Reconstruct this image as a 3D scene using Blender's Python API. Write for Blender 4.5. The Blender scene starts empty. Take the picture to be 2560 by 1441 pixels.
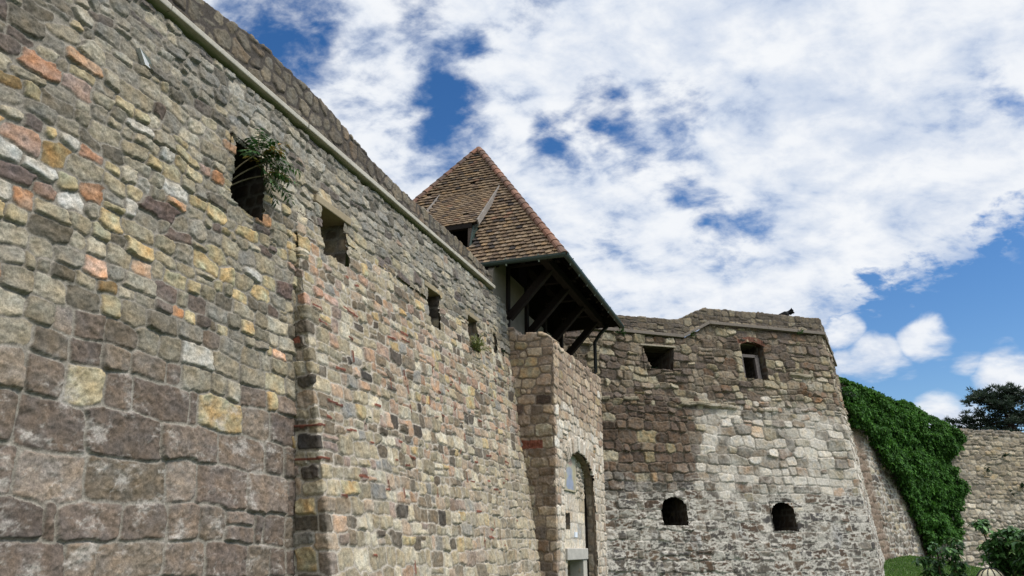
import bpy, bmesh, math, random
import numpy as np
from mathutils import Vector, Matrix

# ------------------------------------------------------------------ camera, sky, sun, exposure
sc = bpy.context.scene
COL = sc.collection
R = math.radians

cam_d = bpy.data.cameras.new("camera")
cam_o = bpy.data.objects.new("camera", cam_d)
COL.objects.link(cam_o)
cam_d.sensor_width = 36.0
cam_d.angle = R(68.0)
cam_d.clip_end = 3000
cam_o.location = (0, 0, 1.7)
cam_o.rotation_euler = (R(90 + 18.894), 0, 0)
sc.camera = cam_o

SUN_AZ, SUN_EL = 108.0, 52.0          # degrees, clockwise from the view direction (+Y)
sun_d = bpy.data.lights.new("sun", 'SUN')
sun_d.energy = 2.5
sun_d.angle = R(10)
sun_d.color = (1.0, 0.95, 0.87)
sun_o = bpy.data.objects.new("sun", sun_d)
COL.objects.link(sun_o)
sdir = Vector((math.sin(R(SUN_AZ)) * math.cos(R(SUN_EL)), math.cos(R(SUN_AZ)) * math.cos(R(SUN_EL)), math.sin(R(SUN_EL))))
sun_o.rotation_euler = sdir.to_track_quat('Z', 'Y').to_euler()
sc.view_settings.view_transform = 'Standard'
sc.view_settings.look = 'None'
sc.view_settings.exposure = 0.0
sc.view_settings.gamma = 1.0
sc.cycles.max_bounces = 6
sc.cycles.diffuse_bounces = 3


def azel(x, y, z):
    v = Vector((x, y, z))
    return v.normalized()


def d_ae(az, el):
    return Vector((math.sin(R(az)) * math.cos(R(el)), math.cos(R(az)) * math.cos(R(el)), math.sin(R(el))))


def build_world():
    w = bpy.data.worlds.new("World")
    sc.world = w
    w.use_nodes = True
    nt = w.node_tree
    N, L = nt.nodes, nt.links
    N.clear()

    def nd(t, **k):
        n = N.new(t)
        for a, b in k.items():
            setattr(n, a, b)
        return n

    def val(x):
        return x

    def math_(op, a, b=None, clamp=False):
        n = nd('ShaderNodeMath', operation=op, use_clamp=clamp)
        for i, v in enumerate((a, b)):
            if v is None:
                continue
            if isinstance(v, (int, float)):
                n.inputs[i].default_value = v
            else:
                L.new(v, n.inputs[i])
        return n.outputs[0]

    def vmath(op, a, b=None):
        n = nd('ShaderNodeVectorMath', operation=op)
        for i, v in enumerate((a, b)):
            if v is None:
                continue
            if isinstance(v, (tuple, Vector)):
                n.inputs[i].default_value = tuple(v)
            else:
                L.new(v, n.inputs[i])
        return n.outputs['Value' if op in ('DOT_PRODUCT', 'LENGTH', 'DISTANCE') else 'Vector']

    def smooth(x, a, b, lo=0.0, hi=1.0):
        n = nd('ShaderNodeMapRange', interpolation_type='SMOOTHSTEP')
        n.inputs['From Min'].default_value = a
        n.inputs['From Max'].default_value = b
        n.inputs['To Min'].default_value = lo
        n.inputs['To Max'].default_value = hi
        L.new(x, n.inputs['Value'])
        return n.outputs[0]

    out = nd('ShaderNodeOutputWorld')
    bg = nd('ShaderNodeBackground')
    L.new(bg.outputs[0], out.inputs[0])
    tc = nd('ShaderNodeTexCoord')
    D = vmath('NORMALIZE', tc.outputs['Generated'])
    sky = nd('ShaderNodeTexSky', sky_type='NISHITA', sun_disc=False)
    sky.sun_elevation = R(SUN_EL)
    sky.sun_rotation = R(SUN_AZ)
    sky.air_density = 1.0
    sky.dust_density = 0.3
    sky.ozone_density = 2.0
    hs = nd('ShaderNodeHueSaturation')
    hs.inputs['Saturation'].default_value = 1.32
    hs.inputs['Hue'].default_value = .506
    hs.inputs['Value'].default_value = SKY_STRENGTH
    L.new(sky.outputs[0], hs.inputs['Color'])
    sep = nd('ShaderNodeSeparateXYZ')
    L.new(D, sep.inputs[0])
    z = math_('MAXIMUM', sep.outputs[2], 0.0)
    den = math_('ADD', z, 0.48)
    cx = math_('DIVIDE', sep.outputs[0], den)
    cy = math_('DIVIDE', sep.outputs[1], den)
    cmb = nd('ShaderNodeCombineXYZ')
    L.new(cx, cmb.inputs[0])
    L.new(cy, cmb.inputs[1])
    P = cmb.outputs[0]

    def noise(vec, scale, detail=6, rough=.55, dist=0.0, lac=2.0):
        n = nd('ShaderNodeTexNoise')
        n.inputs['Scale'].default_value = scale
        n.inputs['Detail'].default_value = detail
        n.inputs['Roughness'].default_value = rough
        n.inputs['Lacunarity'].default_value = lac
        n.inputs['Distortion'].default_value = dist
        L.new(vec, n.inputs['Vector'])
        return n.outputs['Fac']

    # stretched a little along the drift of the cloud field
    mp = nd('ShaderNodeMapping')
    mp.inputs['Rotation'].default_value = (0, 0, R(35))
    mp.inputs['Scale'].default_value = (1.0, 1.3, 1.0)
    mp.inputs['Location'].default_value = (3.1, 7.7, 0)
    L.new(P, mp.inputs[0])
    big = noise(mp.outputs[0], 2.6, 4, .5, .3)
    mid = noise(mp.outputs[0], 10.0, 6, .55, .25)
    fine = noise(mp.outputs[0], 27.0, 5, .6, .2)
    dens = math_('ADD', math_('MULTIPLY', big, .30), math_('ADD', math_('MULTIPLY', mid, .66), math_('MULTIPLY', fine, .29)))   # mean about .62
    # large-scale cover: openings and the clear strip low on the right
    cover = None
    for (az, el, rad, wt) in SKY_HOLES:
        c = vmath('DOT_PRODUCT', D, d_ae(az, el))
        g = smooth(c, math.cos(R(rad * 1.25)), 1.0, 0.0, wt * .74)
        cover = g if cover is None else math_('ADD', cover, g)
    # clear sky beyond the edge of the cloud field (a plane through the eye), wavy
    e = vmath('DOT_PRODUCT', D, CLEAR_N)
    e = math_('ADD', e, math_('ADD', math_('MULTIPLY', math_('SUBTRACT', mid, .5), .13), math_('MULTIPLY', math_('SUBTRACT', fine, .5), .10)))
    clear = smooth(e, -0.02, 0.018, 0.0, 1.0)
    dens2 = math_('ADD', dens, .085)
    dens2 = math_('SUBTRACT', dens2, cover)
    mask = smooth(dens2, .455, .70)
    # low cumulus inside the clear part
    mp2 = nd('ShaderNodeMapping')
    mp2.inputs['Scale'].default_value = (1.0, 1.0, 2.1)
    mp2.inputs['Location'].default_value = (1.3, 0.4, 5.2)
    L.new(D, mp2.inputs[0])
    cu = noise(mp2.outputs[0], 7.5, 8, .55, .2)
    lump = None
    for (az, el, rad, wt) in CUMULUS:
        c = vmath('DOT_PRODUCT', D, d_ae(az, el))
        g = smooth(c, math.cos(R(rad)), math.cos(R(rad * .2)), 0.0, wt)
        lump = g if lump is None else math_('MAXIMUM', lump, g)
    cum = smooth(math_('ADD', cu, lump), .74, .92)
    inv = math_('SUBTRACT', 1.0, clear)
    mask = math_('MAXIMUM', math_('MULTIPLY', mask, inv), math_('MULTIPLY', cum, clear))
    # brightness of the cloud: thin parts bluish grey, thick parts white
    tone = smooth(math_('ADD', math_('MULTIPLY', mid, .75), math_('MULTIPLY', fine, .25)), .36, .63)
    tone = math_('ADD', math_('MULTIPLY', tone, .72), math_('MULTIPLY', big, .45), True)
    mixc = nd('ShaderNodeMix', data_type='RGBA')
    mixc.inputs[6].default_value = (.50, .60, .78, 1)
    mixc.inputs[7].default_value = (.93, .95, .98, 1)
    L.new(tone, mixc.inputs[0])
    # clouds glow towards the sun behind them
    sg = vmath('DOT_PRODUCT', D, sdir)
    glow = smooth(sg, .66, 1.0, 1.0, 3.2)
    ms = nd('ShaderNodeVectorMath', operation='SCALE')
    L.new(mixc.outputs[2], ms.inputs[0])
    L.new(glow, ms.inputs['Scale'])
    mix = nd('ShaderNodeMix', data_type='RGBA')
    L.new(mask, mix.inputs[0])
    L.new(hs.outputs[0], mix.inputs[6])
    L.new(ms.outputs[0], mix.inputs[7])
    L.new(mix.outputs[2], bg.inputs[0])
    bg.inputs[1].default_value = 1.0


SKY_STRENGTH = 0.125
# azimuth, elevation, radius (degrees), how much the cover thins
SKY_HOLES = [(-22.0, 37.5, 6, .15), (-19.5, 35.5, 3.5, .10), (-8.7, 39.6, 3, .13), (-5.6, 34.6, 2.2, .10), (-4.4, 32.9, 2.0, .13), (-2.3, 36.7, 1.8, .16), (-6.2, 32.1, 2.4, .12), (0.3, 31.4, 3.5, .06), (4.8, 29.9, 2.8, .155), (3.3, 30.6, 1.8, .14), (7.6, 32.3, 2.4, .18), (8.9, 31.1, 2.2, .18), (14.0, 31.9, 2.6, .19),
             (1.8, 38.6, 2, .10), (17.2, 22.3, 3, .14), (14.9, 24.8, 2.2, .11), (12.6, 27.0, 2.8, .14), (9.4, 28.4, 2.2, .12), (-5.1, 30.4, 2.4, .10), (37.8, 28.3, 2.4, .12), (7.2, 22.7, 2, .08), (-13, 33, 8, .07), (-16, 37, 7, .07), (-3, 29, 6, .05),
             (24, 36, 14, -.045), (30, 30, 9, -.045), (20, 21, 6, -.03), (2, 35, 4, -.04), (-12, 37, 3, -.05)]
CUMULUS = [(26.0, 11.9, 3.0, .34), (29.6, 12.9, 2.8, .34), (31.4, 12.0, 2.2, .28), (24.3, 11.5, 2.5, .32), (24.2, 14.4, 2.2, .30), (33.9, 10.8, 3.0, .34), (29.4, 8.3, 2.6, .33), (30.9, 7.8, 2.0, .30), (32.6, 9.9, 1.8, .26), (27.5, 11.2, 2.0, .30), (40, 13, 5, .3), (48, 15, 6, .3)]
_p1, _p2 = d_ae(22.0, 14.6), d_ae(36.4, 19.9)
_n = _p1.cross(_p2)
if _n.dot(d_ae(33, 10)) < 0:
    _n = -_n
CLEAR_N = _n.normalized()
build_world()

# ------------------------------------------------------------------ helpers
AU = R(19.49)
UA = np.array([math.sin(AU), math.cos(AU), 0.0])      # along the long wall, away from the viewer
NA = np.array([math.cos(AU), -math.sin(AU), 0.0])     # out of the long wall


def Wp(s, q, z):
    return (s * UA[0] + q * NA[0], s * UA[1] + q * NA[1], z)


def srgb(r, g, b, gain=1.0):
    f = lambda c: (c / 255 / 12.92) if c / 255 <= .04045 else ((c / 255 + .055) / 1.055) ** 2.4
    return np.array([f(r), f(g), f(b)]) * gain


def _h(ix, iy, seed):
    h = (ix.astype(np.int64) * 374761393 + iy.astype(np.int64) * 668265263 + seed * 974634211) & 0xFFFFFFFF
    h = ((h ^ (h >> 13)) * 1274126177) & 0xFFFFFFFF
    h = (h ^ (h >> 16)) & 0xFFFF
    return h.astype(np.float32) * np.float32(2 * math.pi / 65536)


def pn(x, y, seed=0):
    """2-D gradient noise, about -0.7..0.7"""
    x0 = np.floor(x); y0 = np.floor(y)
    fx = (x - x0).astype(np.float32); fy = (y - y0).astype(np.float32)
    u = fx * fx * fx * (fx * (fx * 6 - 15) + 10)
    v = fy * fy * fy * (fy * (fy * 6 - 15) + 10)

    def g(dx, dy):
        a = _h(x0 + dx, y0 + dy, seed)
        return np.cos(a) * (fx - dx) + np.sin(a) * (fy - dy)
    a = g(0, 0); b = g(1, 0); c = g(0, 1); d = g(1, 1)
    return (a + (b - a) * u) + ((c + (d - c) * u) - (a + (b - a) * u)) * v


def fbm(x, y, seed=0, oct=4, rough=.5):
    t = 0; amp = 1.0; n = 0
    for k in range(oct):
        t = t + amp * pn(x * 2 ** k, y * 2 ** k, seed + 17 * k)
        n += amp; amp *= rough
    return t / n * 1.6


def lerp(a, b, t):
    return a + (b - a) * t


def sstep(a, b, x):
    t = np.clip((x - a) / (b - a), 0, 1)
    return t * t * (3 - 2 * t)


def new_mesh_obj(name, verts, faces, mat, parent=None, cols=None, smooth=False):
    """verts (n,3), faces (m,k) array or list of index tuples"""
    me = bpy.data.meshes.new(name)
    verts = np.asarray(verts, dtype=np.float32)
    if isinstance(faces, np.ndarray):
        m, k = faces.shape
        me.vertices.add(len(verts)); me.vertices.foreach_set('co', verts.ravel())
        me.loops.add(m * k); me.loops.foreach_set('vertex_index', faces.astype(np.int32).ravel())
        me.polygons.add(m); me.polygons.foreach_set('loop_start', np.arange(0, m * k, k, dtype=np.int32))
        me.polygons.foreach_set('loop_total', np.full(m, k, dtype=np.int32))
        me.update(calc_edges=True)
    else:
        me.from_pydata([tuple(map(float, v)) for v in verts], [], faces)
    if cols is not None:
        at = me.attributes.new('Col', 'FLOAT_COLOR', 'POINT')
        c = np.ones((len(verts), 4), dtype=np.float32); c[:, :3] = cols
        at.data.foreach_set('color', c.ravel())
    if smooth:
        me.polygons.foreach_set('use_smooth', np.ones(len(me.polygons), dtype=bool))
    me.materials.append(mat)
    o = bpy.data.objects.new(name, me)
    COL.objects.link(o)
    if parent is not None:
        o.parent = parent
        o.matrix_parent_inverse = parent.matrix_world.inverted() if False else Matrix.Translation(-Vector(parent.location))
    return o


def thing(name, label, cat, loc=(0, 0, 0), group=None):
    o = bpy.data.objects.new(name, None)
    COL.objects.link(o)
    o.location = loc
    o.empty_display_size = .3
    tag(o, label, cat, group)
    return o


def tag(o, label=None, cat=None, group=None, kind=None):
    if label: o['label'] = label
    if cat: o['category'] = cat
    if group: o['group'] = group
    if kind: o['kind'] = kind
    return o


class MB:
    """collects simple solids as one mesh"""
    def __init__(s): s.v = []; s.f = []; s.c = []

    def add(s, vs, fs, col=(1, 1, 1)):
        k = len(s.v)
        s.v += [tuple(map(float, p)) for p in vs]
        s.f += [tuple(i + k for i in f) for f in fs]
        if isinstance(col, list): s.c += col
        else: s.c += [col] * len(vs)

    def hexa(s, p, col=(1, 1, 1)):
        """p: 8 points, bottom ring 0-3, top ring 4-7"""
        s.add(p, [(0, 3, 2, 1), (4, 5, 6, 7), (0, 1, 5, 4), (1, 2, 6, 5), (2, 3, 7, 6), (3, 0, 4, 7)], col)

    def box(s, s0, s1, q0, q1, z0, z1, col=(1, 1, 1), fr=Wp):
        p = [fr(s0, q0, z0), fr(s1, q0, z0), fr(s1, q1, z0), fr(s0, q1, z0), fr(s0, q0, z1), fr(s1, q0, z1), fr(s1, q1, z1), fr(s0, q1, z1)]
        s.hexa(p, col)

    def beam(s, a, b, w, h, col=(1, 1, 1), up=(0, 0, 1)):
        a = Vector(a); b = Vector(b); d = (b - a).normalized()
        x = d.cross(Vector(up)).normalized() * (w / 2); y = x.normalized().cross(d).normalized() * (h / 2)
        p = [a - x - y, a + x - y, a + x + y, a - x + y, b - x - y, b + x - y, b + x + y, b - x + y]
        s.hexa(p, col)

    def tube(s, pts, radii, n=8, col=(1, 1, 1), caps=True):
        pts = [Vector(p) for p in pts]; k = len(s.v)
        if not hasattr(radii, '__len__'): radii = [radii] * len(pts)
        pr = None
        for i, p in enumerate(pts):
            d = (pts[min(i + 1, len(pts) - 1)] - pts[max(i - 1, 0)]).normalized()
            a = Vector((0, 0, 1)) if abs(d.z) < .9 else Vector((1, 0, 0))
            x = d.cross(a).normalized() if pr is None else (pr - d * pr.dot(d)).normalized()
            pr = x; y = d.cross(x)
            for j in range(n):
                t = 2 * math.pi * j / n
                s.v.append(tuple(p + (x * math.cos(t) + y * math.sin(t)) * radii[i])); s.c.append(col)
        for i in range(len(pts) - 1):
            for j in range(n):
                a, b = k + i * n + j, k + i * n + (j + 1) % n
                s.f.append((a, b, b + n, a + n))
        if caps:
            s.f.append(tuple(k + j for j in reversed(range(n)))); s.f.append(tuple(k + (len(pts) - 1) * n + j for j in range(n)))

    def build(s, name, mat, parent=None, smooth=False, bevel=0, cols=True):
        o = new_mesh_obj(name, s.v, s.f, mat, parent, np.array(s.c) if cols else None, smooth)
        if bevel:
            m = o.modifiers.new('bevel', 'BEVEL'); m.width = bevel; m.segments = 2; m.limit_method = 'ANGLE'
        return o


# ------------------------------------------------------------------ materials
def mat_attr(name, rough=.9, n1=(60, .25), n2=(9, .2), bump=.25, bscale=90, spec=.25, tint=None, bdist=.006):
    """albedo from the per-stone colour attribute, grain and pitting from noise in object space"""
    m = bpy.data.materials.new(name); m.use_nodes = True
    nt = m.node_tree; N, L = nt.nodes, nt.links
    b = N['Principled BSDF']
    b.inputs['Roughness'].default_value = rough
    b.inputs['Specular IOR Level'].default_value = spec
    tc = N.new('ShaderNodeTexCoord')
    at = N.new('ShaderNodeAttribute'); at.attribute_name = 'Col'
    cur = at.outputs['Color']
    for sc_, am in (n1, n2):
        nz = N.new('ShaderNodeTexNoise'); nz.inputs['Scale'].default_value = sc_; nz.inputs['Detail'].default_value = 4
        nz.inputs['Roughness'].default_value = .6
        L.new(tc.outputs['Object'], nz.inputs['Vector'])
        mr = N.new('ShaderNodeMapRange'); mr.inputs['From Min'].default_value = .25; mr.inputs['From Max'].default_value = .75
        mr.inputs['To Min'].default_value = 1 - am; mr.inputs['To Max'].default_value = 1 + am
        L.new(nz.outputs['Fac'], mr.inputs['Value'])
        sc2 = N.new('ShaderNodeVectorMath'); sc2.operation = 'SCALE'
        L.new(cur, sc2.inputs[0]); L.new(mr.outputs[0], sc2.inputs['Scale'])
        cur = sc2.outputs[0]
    L.new(cur, b.inputs['Base Color'])
    if bump:
        nz = N.new('ShaderNodeTexNoise'); nz.inputs['Scale'].default_value = bscale; nz.inputs['Detail'].default_value = 5
        nz.inputs['Roughness'].default_value = .65
        L.new(tc.outputs['Object'], nz.inputs['Vector'])
        bp = N.new('ShaderNodeBump'); bp.inputs['Strength'].default_value = bump; bp.inputs['Distance'].default_value = bdist
        L.new(nz.outputs['Fac'], bp.inputs['Height']); L.new(bp.outputs[0], b.inputs['Normal'])
    return m


def mat_leaf(name, rough=.5, trans=.25):
    m = bpy.data.materials.new(name); m.use_nodes = True
    nt = m.node_tree; N, L = nt.nodes, nt.links
    b = N['Principled BSDF']; b.inputs['Roughness'].default_value = rough; b.inputs['Specular IOR Level'].default_value = .2 if rough > .6 else .35
    at = N.new('ShaderNodeAttribute'); at.attribute_name = 'Col'
    tc = N.new('ShaderNodeTexCoord')
    nz = N.new('ShaderNodeTexNoise'); nz.inputs['Scale'].default_value = 30
    L.new(tc.outputs['Object'], nz.inputs['Vector'])
    mr = N.new('ShaderNodeMapRange'); mr.inputs['To Min'].default_value = .75; mr.inputs['To Max'].default_value = 1.25
    L.new(nz.outputs['Fac'], mr.inputs['Value'])
    v = N.new('ShaderNodeVectorMath'); v.operation = 'SCALE'
    L.new(at.outputs['Color'], v.inputs[0]); L.new(mr.outputs[0], v.inputs['Scale'])
    L.new(v.outputs[0], b.inputs['Base Color'])
    tr = N.new('ShaderNodeBsdfTranslucent'); L.new(v.outputs[0], tr.inputs['Color'])
    mx = N.new('ShaderNodeMixShader'); mx.inputs[0].default_value = trans
    L.new(b.outputs[0], mx.inputs[1]); L.new(tr.outputs[0], mx.inputs[2])
    L.new(mx.outputs[0], N['Material Output'].inputs[0])
    return m


def mat_wood(name, col, grain=.35, rough=.8):
    m = mat_attr(name, rough, (25, grain), (4, .2), .3, 40)
    return m


STONE = mat_attr('weathered_stone', .92, (75, .42), (16, .24), .45, 110)
CONC = mat_attr('pale_concrete', .85, (40, .12), (5, .15), .12, 120)
TILE = mat_attr('clay_tile', .85, (50, .2), (6, .25), .2, 70)
WOOD = mat_wood('aged_timber', None)
METAL = mat_attr('painted_metal', .5, (30, .15), (6, .25), .05, 60, .5)
PLASTER = mat_attr('grey_plaster', .9, (18, .08), (3, .15), .1, 60)
LEAF = mat_leaf('leaf')
IVYM = mat_leaf('ivy_leaf', .75, .25)
GRASSM = mat_leaf('grass_blade', .6, .3)
BARK = mat_attr('bark', .9, (30, .3), (6, .2), .5, 25)

# ------------------------------------------------------------------ stone masonry
SAT, TINT = .78, np.array([1.04, .99, .94])
GAIN = 1.10                            # picture tone -> albedo


def warm(c, k=SAT):
    g = c @ np.array([.3, .55, .15])
    return lerp(g[..., None] * np.ones_like(c), c, k) * TINT


class Pal:
    def __init__(s, *items):
        s.c = warm(np.array([srgb(*i[0]) for i in items])) * GAIN
        w = np.array([i[1] for i in items], float); s.w = np.cumsum(w / w.sum())

    def pick(s, r): return s.c[np.searchsorted(s.w, r).clip(0, len(s.c) - 1)]


def stonefield(a, b, hrow, wrow, seed, warp=.03, mort=.010, bev=.03, rot=.12, split=.12, wav=.05, box=.2, rubble=None, gap=1.42):
    """irregular coursed stones on the (a, b) plane; returns edge distance, stone index and per-stone data"""
    rng = np.random.default_rng(seed)
    a = a.astype(np.float64); b = b.astype(np.float64)
    A = a + warp * fbm(a * 2.2, b * 2.2, seed + 1, 2) + .35 * warp * pn(a * 9, b * 9, seed + 5)
    B = b + warp * fbm(a * 2.0, b * 2.4, seed + 2, 2) + wav * pn(a * .45, b * .5, seed + 3) + .35 * warp * pn(a * 10, b * 10, seed + 6)
    lo, hi = B.min() - .6, B.max() + .6
    amin, amax = A.min() - 1.2, A.max() + 1.2
    edges = [lo]
    while edges[-1] < hi: edges.append(edges[-1] + hrow(edges[-1], rng))
    edges = np.array(edges)
    BIG = 1e4
    cx, cy, hw, hh, rw, an = [], [], [], [], [], []
    for r in range(len(edges) - 1):
        h = edges[r + 1] - edges[r]; yc = (edges[r] + edges[r + 1]) / 2; x = amin - rng.random() * .4
        while x < amax:
            w = wrow(x, yc, h, rng)
            rb = rubble(x, yc) if rubble else 0.0
            if rng.random() < (split if h < .25 else split * .6) and w > .8 * h and h > .13:
                f = rng.uniform(.38, .62)
                for (c0, c1) in ((0, f), (f, 1)):
                    cx.append(x + w / 2 + rng.normal() * .001 + (1e-4 if c0 else 0)); cy.append(edges[r] + h * (c0 + c1) / 2)
                    hw.append(w / 2); hh.append(h * (c1 - c0) / 2); rw.append(r); an.append(rng.normal() * rot * .5)
            else:
                cx.append(x + w / 2); cy.append(yc + rng.normal() * h * (.05 + .13 * rb)); hw.append(w / 2 * (1 + .1 * rng.normal() * rb))
                hh.append(h / 2 * (1 + rng.normal() * (.06 + .2 * rb))); rw.append(r); an.append(rng.normal() * rot * (1 + 1.5 * rb))
            x += w
    cx, cy, hw, hh, rw, an = map(np.array, (cx, cy, hw, hh, rw, an))
    hw = np.maximum(hw, .03); hh = np.maximum(hh, .025)
    key = rw * BIG + (cx - amin)
    o = np.argsort(key, kind='stable')
    cx, cy, hw, hh, an, key = cx[o], cy[o], hw[o], hh[o], an[o], key[o]
    n = len(cx)
    ca, sa = np.cos(an), np.sin(an)
    ri = np.clip(np.searchsorted(edges, B) - 1, 0, len(edges) - 2)
    F1 = np.full(a.shape, 1e9); F2 = F1.copy(); I1 = np.zeros(a.shape, int)
    for dr in (-1, 0, 1):
        rr = np.clip(ri + dr, 0, len(edges) - 2)
        k = np.searchsorted(key, rr * BIG + (A - amin))
        for dk in (-2, -1, 0, 1):
            j = np.clip(k + dk, 0, n - 1)
            da = A - cx[j]; db = B - cy[j]
            x = (da * ca[j] + db * sa[j]) / hw[j]; y = (-da * sa[j] + db * ca[j]) / hh[j]
            x *= x; y *= y
            d = np.sqrt(np.sqrt(x * x + y * y + box * x * y))
            seen = j == I1
            m = d < F1
            upd2 = (~m) & (d < F2) & ~((j == I1))
            F2 = np.where(m & ~seen, F1, np.where(upd2, d, F2))
            I1 = np.where(m, j, I1); F1 = np.where(m, d, F1)
    dax, dby = np.abs(A - cx[I1]) / hw[I1], np.abs(B - cy[I1]) / hh[I1]
    wx = sstep(-.25, .25, dax - dby)
    size = lerp(hh[I1], hw[I1], wx)
    e = np.minimum((F2 - F1) * .5 * size, (gap - F1) * np.minimum(hw, hh)[I1])
    e = e * (1 + .45 * pn(a * 4, b * 4, seed + 12)) + .004 * pn(a * 28, b * 28, seed + 9) + .006 * pn(a * 11, b * 11, seed + 10)
    mort = mort(a, b) if callable(mort) else mort
    prof = np.clip((e - mort) / bev, 0, 1); prof = prof * prof * (3 - 2 * prof)
    rnd = rng.random((n, 8))
    return dict(e=e, i=I1, prof=prof, rnd=rnd, cx=cx, cy=cy, hw=hw, hh=hh, da=A - cx[I1], db=B - cy[I1])


def grid_faces(nr, nc, mask=None):
    i = np.arange(nr * nc).reshape(nr, nc)
    q = np.stack([i[:-1, :-1], i[:-1, 1:], i[1:, 1:], i[1:, :-1]], -1)
    if mask is not None: q = q[mask]
    return q.reshape(-1, 4)


def sheet(name, corners, segs, z0, ztop, dz, style, parent=None, cap=0.0, origin=0, mask=None, capstep=.03, mat=None, capfall=0.0, rows=None, acoord0=0.0):
    """Masonry skin over a plan polyline. corners[k](z)->(x,y) arrays; segs[k] = sample parameters 0..1 on each stretch;
    ztop(a)-> height of the top; cap = depth of the top surface going inwards. style(a,b)->(height, colour)."""
    # columns
    colseg, colt = [], []
    for k, t in enumerate(segs):
        t = np.asarray(t)
        if k: t = t[1:]
        colseg += [k] * len(t); colt += list(t)
    colseg = np.array(colseg); colt = np.array(colt); nc = len(colt)
    # reference arc length (mid height)
    zm = np.array([z0 + 1.0])
    cr = [np.array(c(zm))[:, 0] for c in corners]
    Lr = [np.linalg.norm(cr[k + 1] - cr[k]) for k in range(len(corners) - 1)]
    Sr = np.concatenate([[0], np.cumsum(Lr)]); Sr = Sr - Sr[origin] + acoord0
    aref = np.array([Sr[k] + t * Lr[k] for k, t in zip(colseg, colt)])
    zt = np.broadcast_to(ztop(aref), aref.shape) if callable(ztop) else np.full(nc, float(ztop))
    zt = np.array(zt, float)
    nface = int(np.ceil((zt.max() - z0) / dz)) + 1
    ncap = int(cap / capstep) if cap else 0
    f = np.linspace(0, 1, nface)
    Z = z0 + f[:, None] * (zt - z0)[None, :]
    bb = Z.copy()
    inn = np.zeros_like(Z)
    if ncap:
        dcap = (np.arange(ncap) + 1) * capstep
        Z = np.vstack([Z, np.repeat(zt[None], ncap, 0) - capfall * dcap[:, None]])
        bb = np.vstack([bb, zt[None] + dcap[:, None]])
        inn = np.vstack([inn, np.repeat(dcap[:, None], nc, 1)])
    nr = Z.shape[0]
    X = np.zeros_like(Z); Y = np.zeros_like(Z); AA = np.zeros_like(Z)
    zf = Z.ravel()
    C = [np.array(c(zf)).reshape(2, nr, nc) for c in corners]
    lens = [np.hypot(*(C[k + 1] - C[k])) for k in range(len(corners) - 1)]
    S = [np.zeros_like(Z)]
    for l in lens: S.append(S[-1] + l)
    off = S[origin]
    for k in range(len(corners) - 1):
        m = colseg == k
        t = colt[m][None]
        X[:, m] = C[k][0][:, m] * (1 - t) + C[k + 1][0][:, m] * t
        Y[:, m] = C[k][1][:, m] * (1 - t) + C[k + 1][1][:, m] * t
        AA[:, m] = S[k][:, m] + t * lens[k][:, m] - off[:, m] + acoord0
    # normals of the plain surface (before the cap turns inwards)
    P = np.stack([X, Y, Z], -1)
    if ncap:
        tx = np.gradient(P[nface - 1], axis=0)
        nh = np.stack([tx[:, 1], -tx[:, 0]], -1); nh /= np.linalg.norm(nh, axis=1)[:, None] + 1e-9
        P[..., 0] -= inn * nh[None, :, 0]; P[..., 1] -= inn * nh[None, :, 1]
    gu = np.gradient(P, axis=1); gv = np.gradient(P, axis=0)
    Nn = np.cross(gu, gv); Nn /= np.linalg.norm(Nn, axis=-1)[..., None] + 1e-12
    if origin > 0:                      # keep arrises crisp
        j0 = int(np.searchsorted(colseg, origin)) - 1
        if 4 < j0 < nc - 5:
            Nn[:, j0 + 1] = Nn[:, j0 + 2] = Nn[:, j0 + 4]
            Nn[:, j0 - 1] = Nn[:, j0 - 2] = Nn[:, j0 - 4]
            wd = lens[origin - 1][:, j0][:, None]
            av = Nn[:, j0 + 4] + Nn[:, j0 - 4] * np.clip((wd - .08) / .1, 0, 1)
            Nn[:, j0] = av / (np.linalg.norm(av, axis=-1)[:, None] + 1e-9)
    h, col = style(AA.ravel(), bb.ravel())
    P = P + Nn * h.reshape(nr, nc)[..., None]
    fm = None
    if mask is not None:
        ac = (AA[:-1, :-1] + AA[1:, 1:]) / 2; zc = (bb[:-1, :-1] + bb[1:, 1:]) / 2
        fm = mask(ac, zc)
    F = grid_faces(nr, nc, fm)
    v = P.reshape(-1, 3)
    if fm is not None:
        used = np.zeros(len(v), bool); used[F.ravel()] = True
        idx = np.cumsum(used) - 1
        v = v[used]; col = col[used]; F = idx[F]
    return new_mesh_obj(name, v, F, mat or STONE, parent, col, True)


def span(L, d0, d1=None):
    """parameters 0..1 along a stretch of length L with step going from d0 to d1"""
    d1 = d1 or d0
    x = [0.0]
    while x[-1] < L: x.append(x[-1] + d0 + (d1 - d0) * x[-1] / L)
    x = np.array(x)
    return x / x[-1]


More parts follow.
